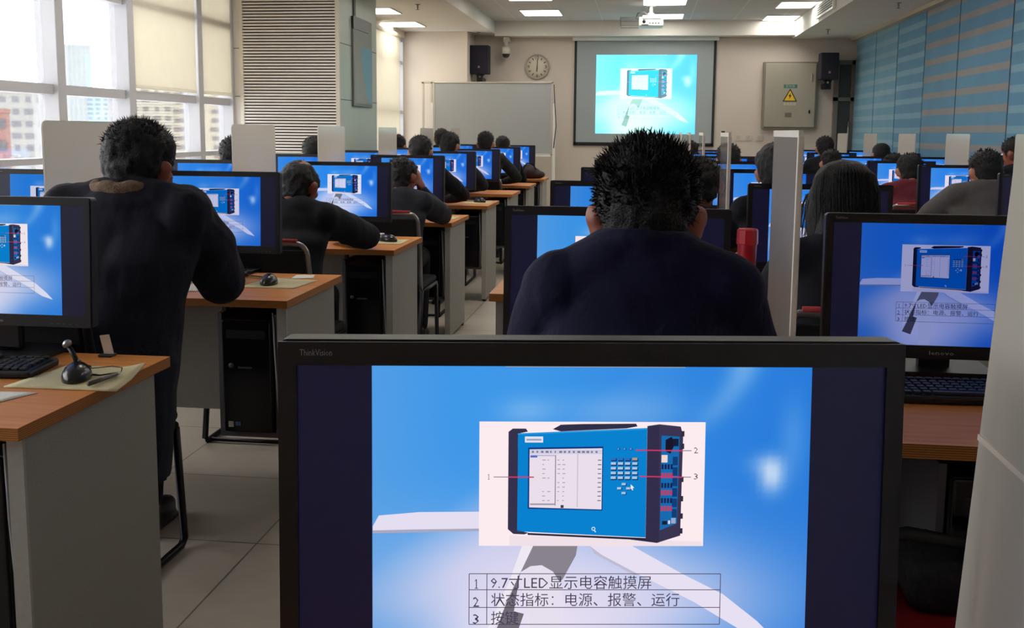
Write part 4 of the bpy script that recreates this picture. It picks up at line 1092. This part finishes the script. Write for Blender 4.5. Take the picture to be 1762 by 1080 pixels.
def hair_tufts(bm, M, rnd, n, length, spread=1., top=.25, rad=.0016):
    for _ in range(n):
        a = rnd.uniform(0, 2*math.pi); h = rnd.uniform(-.55, 1.0)
        rr = math.sqrt(max(0, 1-h*h)); d = Vector((rr*math.cos(a), rr*math.sin(a), h))
        if d.y > .5 and h < .35: continue
        p = Vector((d.x*.083, d.y*.1-.012, d.z*.088-.084))
        q = d*.6+Vector((rnd.gauss(0, .35), rnd.gauss(0, .35), rnd.gauss(0, .3)+.7*max(0, h+.2)))
        q.normalize(); L = length*rnd.uniform(.5, 1.2)*(1 if h > top else .55)
        e = p+q*L; mid = p+q*L*.55+Vector((0, 0, rnd.gauss(0, .1*L)))
        w = q.cross(Vector((0, 0, 1)) if abs(q.z) < .9 else Vector((1, 0, 0))).normalized()*rad; w2 = q.cross(w).normalized()*rad
        b = [bm.verts.new(M @ (p-q*.006+x)) for x in (w, -w*.5+w2, -w*.5-w2)]; m_ = [bm.verts.new(M @ (mid+x*.7)) for x in (w, -w*.5+w2, -w*.5-w2)]; t = bm.verts.new(M @ e)
        for i in range(3):
            j = (i+1) % 3
            bm.faces.new((b[i], b[j], m_[j], m_[i])); bm.faces.new((m_[i], m_[j], t))

def person(label, top, k=None, shirt=None, w=.20, bulk=0., hair='short', yaw=0., nod=8., roll=0., body_dx=0., hip_dy=-.16, sh_dz=-.265, elbows=None, wrists=None,
           zdesk=.75, ydesk=None, skin=None, seed=0, detail=2, scale=1., collar=None, hair_scale=1., bald=False, tuft=300, hood=False, legs=(.1, .1), legdx=0., tail=0., trousers=None, neck_dy=-.05, hand_pose=None):
    skin = skin or M_skin
    T = Vector(top)
    Nb = Vector((T.x+body_dx*.4, T.y+neck_dy, T.z+sh_dz+.03))      # neck base
    S = Vector((T.x+body_dx, T.y+neck_dy-.03, T.z+sh_dz))           # shoulder line
    P = Vector((T.x+body_dx*1.15, S.y+hip_dy, .55))                 # pelvis
    origin = Vector((P.x, P.y, 0))
    yd = ydesk if ydesk is not None else T.y+.2
    Mh = Matrix.Translation(T) @ Matrix.Translation((0, -.03, -.19)) @ Matrix.Rotation(R(yaw), 4, 'Z') @ Matrix.Rotation(R(-nod), 4, 'X') @ Matrix.Rotation(R(roll), 4, 'Y') @ Matrix.Translation((0, .03, .19))
    if scale != 1: Mh = Mh @ Matrix.Scale(scale, 4)
    vox = {3: .0065, 2: .010, 1: .014}[detail]
    sh = [S+Vector((s*w*.84, 0, -.035)) for s in (-1, 1)]
    el = [Vector(e) for e in elbows] if elbows else [S+Vector((s*(w+.035), .15, -.27)) for s in (-1, 1)]
    wr = [Vector(e) for e in wrists] if wrists else [Vector((T.x+body_dx+s*.13, yd+.13, zdesk+.035)) for s in (-1, 1)]
    hipj = [P+Vector((s*.085, 0, 0)) for s in (-1, 1)]
    kn = [P+Vector((s*legs[0]+legdx, .42, -.005)) for s in (-1, 1)]
    an = [Vector((P.x+s*legs[1]+legdx, kn[0].y-.03, .09)) for s in (-1, 1)]
    O = lambda v: Vector(v)-origin
    # body
    bm = bmesh.new()
    head_shapes(bm, Matrix.Translation(-origin) @ Mh)
    hb = Mh @ Vector((0, -.028, -.165))
    limb(bm, [O(hb), O(hb*.4+Nb*.6), O(Nb+Vector((0, -.01, -.03)))], [.054*scale, .054, .062], 16)
    mid = (S+P)/2
    loft(bm, [(O(P+Vector((0, 0, -.07))), .12, .09), (O(P), .15, .1), (O(mid), .13, .085), (O(S*.7+P*.3), w*.72, .095), (O(S+Vector((0, 0, -.02))), w*.62, .07), (O(S+Vector((0, .0, .03))), .06, .05)])
    for i, s in enumerate((-1, 1)):
        limb(bm, [O(sh[i]), O(sh[i]*.5+el[i]*.5), O(el[i])], [.042, .040, .034], 12)
        limb(bm, [O(el[i]), O(el[i]*.6+wr[i]*.4), O(wr[i])], [.037, .036, .025], 12)
        hp = hand_pose.get(i) if hand_pose else None
        d = (wr[i]-el[i]); d = Vector((d.x*.5, d.y, d.z*.1)) if hp is None else Vector(hp[0])
        hand(bm, O(wr[i])+Vector((0, 0, .002)), d, (0, 0, 1) if hp is None else hp[1], s, .55 if hp is None else hp[2])
        limb(bm, [O(hipj[i]), O(kn[i]), O(an[i])], [.07, .05, .04], 12)
        ellip(bm, O(an[i]+Vector((0, .06, -.05))), (.038, .11, .035))
    body = remesh(bm, 'person_body', vox if detail > 1 else .012, skin, smooth=3)
    r = put('person', body, None, origin, label=label, category='person')
    # eyes
    for s in (-1, 1):
        e = put('eye', EYE, r); e.matrix_local = Matrix.Translation(-origin) @ Mh @ Matrix.Translation((s*.031, .078, -.112))
    # hair
    bm = bmesh.new(); Mo = Matrix.Translation(-origin) @ Mh
    hs = hair_scale
    def E(c, rr, rot=(0, 0, 0)): ellip(bm, Mo @ Vector(c), tuple(x*hs for x in rr), Mo.to_3x3() @ Euler(rot).to_matrix(), u=24, v=16)
    if bald:
        E((0, -.022, -.095), (.083, .09, .0905))
    else:
        E((0, -.010, -.066), (.085, .102, .072)); E((0, -.036, -.098), (.080, .078, .088))
    E((0, -.05, -.15), (.066, .052, .062))
    for s in (-1, 1): E((s*.068, .018, -.09), (.012, .03, .04))
    if hair == 'long':
        for s in (-1, 1): E((s*.05, -.055, -.22), (.05, .05, .13), (0, R(-6*s), 0)); E((s*.078, .0, -.17), (.03, .045, .11))
        E((0, -.075, -.24), (.075, .045, .16))
    if hair == 'bun': E((0, -.10, -.06), (.04, .04, .04))
    hm = remesh(bm, 'hair', .007 if detail > 1 else .011, M_hair, smooth=2)
    if tuft:
        b2 = bmesh.new(); b2.from_mesh(hm); b2.normal_update()
        from mathutils import noise as N
        mv = [(v, v.normal.copy()) for v in b2.verts]
        ka = .35 if hair == 'long' else 1.
        for v, nv in mv: v.co += nv*(N.noise(Vector((v.co.x*55, v.co.y*55, v.co.z*(12 if hair == 'long' else 55)))+Vector((seed, 0, 0)))*.006+N.noise(v.co*24)*.006)*ka
        rnd = random.Random(seed)
        Ms = Mo @ Matrix.Translation((0, 0, 0))
        hair_tufts(b2, Ms, rnd, tuft if detail == 3 else tuft*3, .020 if detail < 3 else .026, rad=.0016 if detail == 3 else .003)
        if hair == 'long':
            for q in range(260):           # lying strands from the crown down the back
                a = rnd.uniform(math.pi*.86, math.pi*2.14); off = rnd.uniform(.000, .004)
                prof = ((-.006, .02), (-.02, .055), (-.05, .084), (-.10, .094), (-.16, .094), (-.23, .098), (-.30, .092), (-.36, .07))
                n_ = rnd.randint(6, 8); jit = rnd.uniform(-.05, .05); pr = None
                for i_, (z_, r_) in enumerate(prof[:n_]):
                    aa = a+jit*i_*.35; t_ = Vector((math.cos(aa)*(r_*.98+off), math.sin(aa)*(r_*1.12+off)-.026, z_))
                    sd = Vector((-math.sin(aa), math.cos(aa), 0))*(.0028*(1-.7*i_/n_))
                    cur = [b2.verts.new(Mo @ (t_-sd)), b2.verts.new(Mo @ (t_+sd*.1+Vector((math.cos(aa), math.sin(aa), 0))*.002)), b2.verts.new(Mo @ (t_+sd))]
                    if pr: b2.faces.new((pr[0], pr[1], cur[1], cur[0])); b2.faces.new((pr[1], pr[2], cur[2], cur[1]))
                    pr = cur
            for q in range(14):            # loose wisps at the left cheek
                x0 = -.085-rnd.uniform(0, .012); pr = None; dx_ = rnd.uniform(-.05, -.005); y0 = rnd.uniform(-.01, .05)
                for i_ in range(7):
                    f_ = i_/6; t_ = Vector((x0+dx_*math.sin(f_*2.2), y0+.02*f_, -.09-.24*f_)); w_ = .0016*(1-.8*f_)
                    cur = [b2.verts.new(Mo @ (t_+Vector((-w_, 0, 0)))), b2.verts.new(Mo @ (t_+Vector((w_, w_, 0)))), b2.verts.new(Mo @ (t_+Vector((0, -w_, 0))))]
                    if pr:
                        for j_ in range(3): b2.faces.new((pr[j_], pr[(j_+1) % 3], cur[(j_+1) % 3], cur[j_]))
                    pr = cur
            for _ in range(90):
                x = rnd.uniform(-.085, .085); p = Mo @ Vector((x, rnd.uniform(-.06, .03), -.2)); q = p+Vector((x*.5+rnd.gauss(0, .02), rnd.gauss(-.01, .015), -rnd.uniform(.1, .24)))
                w_ = Vector((.0018, 0, 0)); v = [b2.verts.new(p-w_), b2.verts.new(p+w_), b2.verts.new(q)]; w2 = b2.verts.new(p+Vector((0, .0018, 0)))
                b2.faces.new(v); b2.faces.new((v[1], w2, v[2])); b2.faces.new((w2, v[0], v[2]))
        hm2 = bpy.data.meshes.new('hair'); b2.to_mesh(hm2); b2.free(); hm2.materials.append(M_hair)
        for p in hm2.polygons: p.use_smooth = True
        hm = hm2
    put('hair', hm, r)
    # upper garment
    b = bulk
    bm = bmesh.new()
    rise = .028
    loft(bm, ([(O(P+Vector((-.02, -.03, -.085-tail))), .185+b, .12+b)] if tail else [])+[(O(P+Vector((0, -.01, -.085))), .165+b, .125+b), (O(P+Vector((0, 0, .03))), .175+b, .125+b), (O(mid), .165+b*1.15, .115+b), (O(S*.72+P*.28), w*.86+b*.8, .118+b*.8),
              (O(S+Vector((0, 0, -.075))), w*.9+b*.5, .105+b*.6), (O(S+Vector((0, 0, -.015))), w*.74+b*.4, .082+b*.5), (O(S+Vector((0, .012, rise))), .085+b*.3, .066+b*.3), (O(S+Vector((0, .018, rise+.03))), .068, .06)], 28)
    for i, s in enumerate((-1, 1)):
        limb(bm, [O(S+Vector((s*.05, 0, .005))), O(sh[i]+Vector((-s*.02, 0, .004))), O(sh[i]*.5+el[i]*.5), O(el[i])], [.06+b*.4, .066+b*.6, .062+b*.6, .054+b*.5], 14)
        limb(bm, [O(el[i]), O(el[i]*.55+wr[i]*.45), O(wr[i]*.97+el[i]*.03)], [.05+b*.5, .046+b*.4, .035+b*.2], 14)
    if collar is not None:
        c = O(Nb); n = 16
        ring = [c+Vector((.071*math.cos(2*math.pi*q/n), .062*math.sin(2*math.pi*q/n)+.0, .012+.012*math.sin(2*math.pi*q/n)*-1)) for q in range(n)]
        tube(bm, ring, .021, 10, closed=True)
    if hood:
        ellip(bm, O(Nb+Vector((0, -.075, -.03))), (.13, .06, .055)); 
        for s in (-1, 1): ellip(bm, O(Nb+Vector((s*.1, -.03, .0))), (.05, .06, .04))
    gm = remesh(bm, 'jacket', vox*1.15 if detail > 1 else .015, shirt, smooth=3)
    # soft folds
    rnd = random.Random(seed+5)
    from mathutils import noise as N
    nrm = [v.normal.copy() for v in gm.vertices]
    for v, nv in zip(gm.vertices, nrm):
        f = N.noise(Vector(v.co)*9+Vector((seed*3.1, 0, 0)))*.006+N.noise(Vector((v.co.x*22, v.co.y*22, v.co.z*9)))*.0035
        v.co += nv*f*(1.5 if b > .02 else 1)
    put('upper_garment', gm, r)
    if collar not in (None, True):
        bm = bmesh.new(); c = O(Nb+Vector((0, -.01, .018))); n = 20
        for q in range(n):
            a = math.pi*.85+(math.pi*1.3)*q/(n-1); ellip(bm, c+Vector((.088*math.cos(a), .076*math.sin(a)-.012, .004*math.sin(q*1.7))), (.024, .024, .024), u=10, v=8)
        put('fur_collar', remesh(bm, 'fur_collar', .008, collar, smooth=2), r)
    # trousers and shoes
    bm = bmesh.new()
    loft(bm, [(O(P+Vector((0, -.01, -.09))), .13, .11), (O(P), .165, .12), (O(P+Vector((0, 0, .09))), .155, .11)])
    for i in range(2): limb(bm, [O(hipj[i]), O(hipj[i]*.5+kn[i]*.5), O(kn[i]), O(kn[i]*.5+an[i]*.5), O(an[i]+Vector((0, 0, .03)))], [.088, .08, .064, .058, .052], 14)
    put('trousers', remesh(bm, 'trousers', .014, trousers or M_trouser, smooth=2), r)
    for i in range(2):
        bm = bmesh.new(); c = O(an[i]); ellip(bm, c+Vector((0, .05, -.042)), (.046, .125, .046)); ellip(bm, c+Vector((0, -.02, -.02)), (.044, .055, .06)); box(bm, c+Vector((-.04, -.07, -.09)), c+Vector((.04, .16, -.072)), bevel=.006)
        sm = remesh(bm, 'shoe', .012, M_shoe, smooth=2)
        put('shoe', sm, r)
    return r

# chairs
def chair_meshes():
    bm = bmesh.new(); box(bm, (-.23, -.21, .415), (.23, .23, .455), bevel=.018, seg=3); seat = mesh(bm, 'chair_seat', M_blackfab); seat_red = seat.copy(); seat_red.materials.clear(); seat_red.materials.append(M_red)
    def arch(y0, z0, y1, z1, hw):
        pts = [(-hw, y0, z0), (-hw-.004, (y0+y1)/2, (z0+z1)/2), (-hw, y1, z1-.06)]
        for q in range(1, 6): a = math.pi/2*q/6; pts.append((-hw+.05*(1-math.cos(a)), y1, z1-.06+.06*math.sin(a)))
        return pts+[(-x, y, z) for x, y, z in reversed(pts)]
    bm = bmesh.new(); tube(bm, arch(-.2, .42, -.27, .86, .225), .011, 10); fr = mesh(bm, 'chair_back_frame', mat('chair_tube_silver', (150, 148, 150), .3, metal=.8))
    bm = bmesh.new(); n = 12
    box(bm, (-.212, -.262, .54), (.212, -.248, .835), bevel=.006, rot=(R(9), 0, 0)); back = mesh(bm, 'chair_backrest', M_blackfab)
    bm = bmesh.new(); tube(bm, [(-.18, -.270, .868), (0, -.272, .87), (.18, -.270, .868)], .010, 10); rim = mesh(bm, 'chair_top_rim', M_red)
    legs = []
    for s in (-1, 1):
        bm = bmesh.new(); x = s*.23
        tube(bm, [(x, .2, .40), (x, .235, .03), (x, .21, .013), (x, -.26, .013), (x, -.285, .03), (x, -.21, .42)], .0125, 10); tube(bm, [(x, .2, .41), (x, -.22, .41)], .011, 10); legs.append(mesh(bm, 'chair_sled_leg', M_darkmetal))
    bm = bmesh.new(); tube(bm, [(-.23, -.24, .013), (.23, -.24, .013)], .009, 8); bar = mesh(bm, 'chair_crossbar', M_darkmetal)
    fr_dark = fr.copy(); fr_dark.materials.clear(); fr_dark.materials.append(M_darkmetal)
    rim_dark = rim.copy(); rim_dark.materials.clear(); rim_dark.materials.append(M_blackfab)
    return seat, fr, back, rim, legs, bar, seat_red, fr_dark, rim_dark
CH = chair_meshes()
def chair(x, y, label, yaw=0., red=False, dark=False, z=0.):
    r = empty('chair', (x, y, z), label, 'chair', 'sled-base office chairs', (0, 0, R(yaw)))
    put('seat', CH[6 if red else 0], r); put('back_frame', CH[7 if dark else 1], r); put('backrest', CH[2], r); put('top_rim', CH[8 if dark else 3], r)
    for m in CH[4]: put('leg', m, r)
    put('crossbar', CH[5], r)
    return r

def seat(label, clabel, top, cdx=0., cdark=False, **kw):
    p = person(label, top, **kw)
    if clabel: chair(p.location.x+cdx, p.location.y+.06, clabel, dark=cdark)
    return p

navy = cloth('navy_sweater', (20, 22, 52)); jblk = cloth('dark_navy_jacket', (26, 27, 40)); blk = cloth('black_jacket', (20, 20, 27)); chr_ = cloth('charcoal_jacket', (38, 39, 46)); mar = cloth('maroon_sweater', (96, 32, 44)); gry = cloth('grey_jacket', (84, 80, 80)); olv = cloth('dark_olive_jacket', (40, 44, 44))
fur = mat('tan_fur', (126, 102, 84), .95, noise=.25, nscale=60, bump=.8, bscale=160)
dn = lambda k: D0+DS*k
# near centre and left
seat('person in a navy sweater seen from behind in the centre foreground', 'black chair under the man in navy', (.008, 1.70, 1.305), cdark=True, shirt=navy, w=.172, bulk=.004, nod=12, seed=1, detail=3, collar=True, tuft=3200, hair_scale=1.0, skin=M_skin2,
     body_dx=-.005, hip_dy=-.14, sh_dz=-.205, ydesk=1.78, elbows=[(-.178, 1.73, .885), (.182, 1.73, .885)], wrists=[(-.10, 1.95, .828), (.11, 1.95, .828)], neck_dy=-.06, zdesk=.79)
seat('person in a bulky dark jacket with tan collar at the left', 'black sled-base chair of the man in the bulky jacket', (-1.517, 2.93, 1.332), shirt=jblk, w=.235, bulk=.045, nod=6, seed=2, detail=3, collar=fur, hood=True, tuft=3600, hair_scale=1.1, scale=1.08, skin=M_skin2,
     body_dx=-.0, hip_dy=-.2, sh_dz=-.235, ydesk=3.24, elbows=[(-1.84, 3.02, .87), (-1.30, 3.02, .85)], wrists=[(-1.72, 3.30, .79), (-1.42, 3.27, .79)], yaw=-8, legdx=-.17, tail=.13, cdx=-.13, cdark=True)
seat('person with thinning hair in a black jacket, elbow on the third left desk', 'chair with silver tube back and red rim, third row left', (-1.555, 4.46, 1.192), shirt=blk, w=.215, bulk=.02, nod=16, seed=3, detail=2, bald=True, tuft=1, skin=M_skin2,
     body_dx=-.01, hip_dy=-.2, sh_dz=-.235, ydesk=dn(2), elbows=[(-1.86, 4.6, .86), (-1.30, 4.72, .815)], wrists=[(-1.7, 4.86, .79), (-1.46, 4.88, .79)], yaw=-14)
seat('person in a charcoal jacket leaning cheek on hand, fourth row left', 'chair under the man leaning on his hand', (-1.432, 5.98, 1.158), shirt=chr_, w=.215, bulk=.02, nod=10, seed=4, detail=2, tuft=160, skin=M_skin2, roll=-6,
     body_dx=-.02, hip_dy=-.16, sh_dz=-.235, ydesk=dn(3), elbows=[(-1.72, 6.15, .84), (-1.235, 6.24, .80)], wrists=[(-1.62, 6.35, .79), (-1.335, 6.10, .955)], hand_pose={1: ((-.15, -.05, 1), (.9, 0, .2), .6)}, yaw=-16)
for (lab, clab, top, k, sh_, w_, kw) in [
    ('person in a dark jacket at the aisle seat, fifth row left', 'chair of the aisle sitter in the fifth left row, red rim', (-1.642, 7.46, 1.28), 4, blk, .21, dict(elbows=[(-1.9, 7.6, .9), (-1.36, 7.72, .83)])),
    ('person with dark hair and bare ear at the aisle seat, sixth row left', 'chair of the aisle sitter in the sixth left row', (-1.711, 8.95, 1.305), 5, chr_, .21, dict(yaw=-12, elbows=[(-1.95, 9.1, .9), (-1.44, 9.2, .83)])),
    ('person in a dark olive jacket at the aisle seat, seventh row left', 'chair of the aisle sitter in the seventh left row', (-1.611, 10.45, 1.312), 6, olv, .22, dict(elbows=[(-1.85, 10.6, .9), (-1.31, 10.72, .83)])),
    ('person at the aisle seat nearest the whiteboard, eighth row left', 'chair of the aisle sitter in the eighth left row', (-1.639, 11.95, 1.258), 7, blk, .2, {}),
    ('person half hidden by the divider at the window seat, fourth row left', 'chair at the window seat, fourth row left', (-2.47, 5.96, 1.27), 3, blk, .21, {}),
    ('person almost hidden by the divider in front of the grille, fifth row left', 'chair at the window seat, fifth row left', (-2.46, 7.46, 1.264), 4, blk, .2, {}),
    ('person at the window seat beside the cream blind, seventh row left', 'chair at the window seat, seventh row left', (-2.53, 10.4, 1.274), 6, blk, .2, {}),
    ('person with hair standing up before the whiteboard edge, eighth row left', 'chair at the window seat, eighth row left', (-2.37, 11.95, 1.34), 7, blk, .2, dict(hair_scale=1.05)),
    ('person behind the tall grey divider, third row of the centre bank', 'chair behind the tall grey divider, centre bank', (.575, 4.45, 1.274), 2, blk, .19, dict(hair_scale=1.14, elbows=[(.40, 4.6, .86), (.80, 4.6, .86)])),
    ('person with bent head and bare neck behind the man in navy', 'chair of the person with bent head, centre bank', (.262, 4.55, 1.215), 2, blk, .17, dict(nod=14, skin=M_skin2, body_dx=-.12, elbows=[(-.05, 4.6, .86), (.30, 4.6, .86)])),
    ('person with round dark hair beyond the edge-on divider, fifth row centre', 'chair at the right seat, fifth row centre', (.61, 7.46, 1.245), 4, blk, .2, {}),
    ('person just visible right of the navy man below the screen', 'chair at the right seat, seventh row centre', (.466, 10.4, 1.237), 6, blk, .19, {}),
    ('person in a grey jacket at the aisle seat of the right bank', 'chair of the man in the grey jacket', (1.914, 6.0, 1.239), 3, gry, .24, dict(bulk=.02, nod=12, yaw=6, collar=True, elbows=[(1.62, 6.1, .83), (2.2, 6.12, .84)], sh_dz=-.23)),
    ('person in a maroon top at the right', 'chair with pale rim behind the person in maroon', (1.85, 7.40, 1.192), 4, mar, .22, dict(nod=14, sh_dz=-.235)),
    ('person with dark hair bending low, sixth row right', 'chair at the aisle seat, sixth row right', (1.60, 9.0, 1.191), 5, blk, .19, dict(nod=14)),
    ('person with a dark bent head left of the capped one, right bank', None, (2.05, 8.72, 1.17), 5, mar, .18, dict(nod=16)),
    ('person with smooth rounded dark head by the closed blinds, right bank', 'chair by the closed blinds, seventh row right', (2.325, 10.42, 1.237), 6, chr_, .19, dict(tuft=0)),
    ('person with round dark head right below the corner door', 'chair at the aisle seat, seventh row right', (1.79, 10.45, 1.294), 6, blk, .2, {}),
    ('person in partial profile at the right picture edge beyond the divider', 'chair by the blinds, fifth row right', (2.60, 7.5, 1.313), 4, blk, .21, dict(yaw=35, skin=M_skin2)),
    ('person barely showing beside a bluish divider, eighth row right', 'chair by the blinds, eighth row right', (2.62, 11.92, 1.21), 7, blk, .19, {})]:
    seat(lab, clab, top, shirt=sh_, w=w_, seed=int(top[1]*100) % 97, detail=1 if k > 2 else 2, tuft=kw.pop('tuft', 120), ydesk=dn(k), sh_dz=kw.pop('sh_dz', -.245), hip_dy=-.16, zdesk=RZ if top[0] > 1.5 else (CZD if top[0] > -.6 else LZ), skin=kw.pop('skin', M_skin), **kw)
seat('person with long dark hair in a black jacket at the right', 'chair with red rim under the long-haired person', (.60, 3.12, 1.246), shirt=blk, w=.20, bulk=.015, nod=12, seed=9, detail=2, hair='long', tuft=1, hair_scale=1.0,
     hip_dy=-.16, sh_dz=-.27, zdesk=CZD, ydesk=dn(1)+.05, yaw=8, skin=M_skin)
# empty chair at the lower right
c = chair(.69, 1.93, 'empty chair with red seat turned sideways under the right desk', yaw=90, red=True, dark=True)
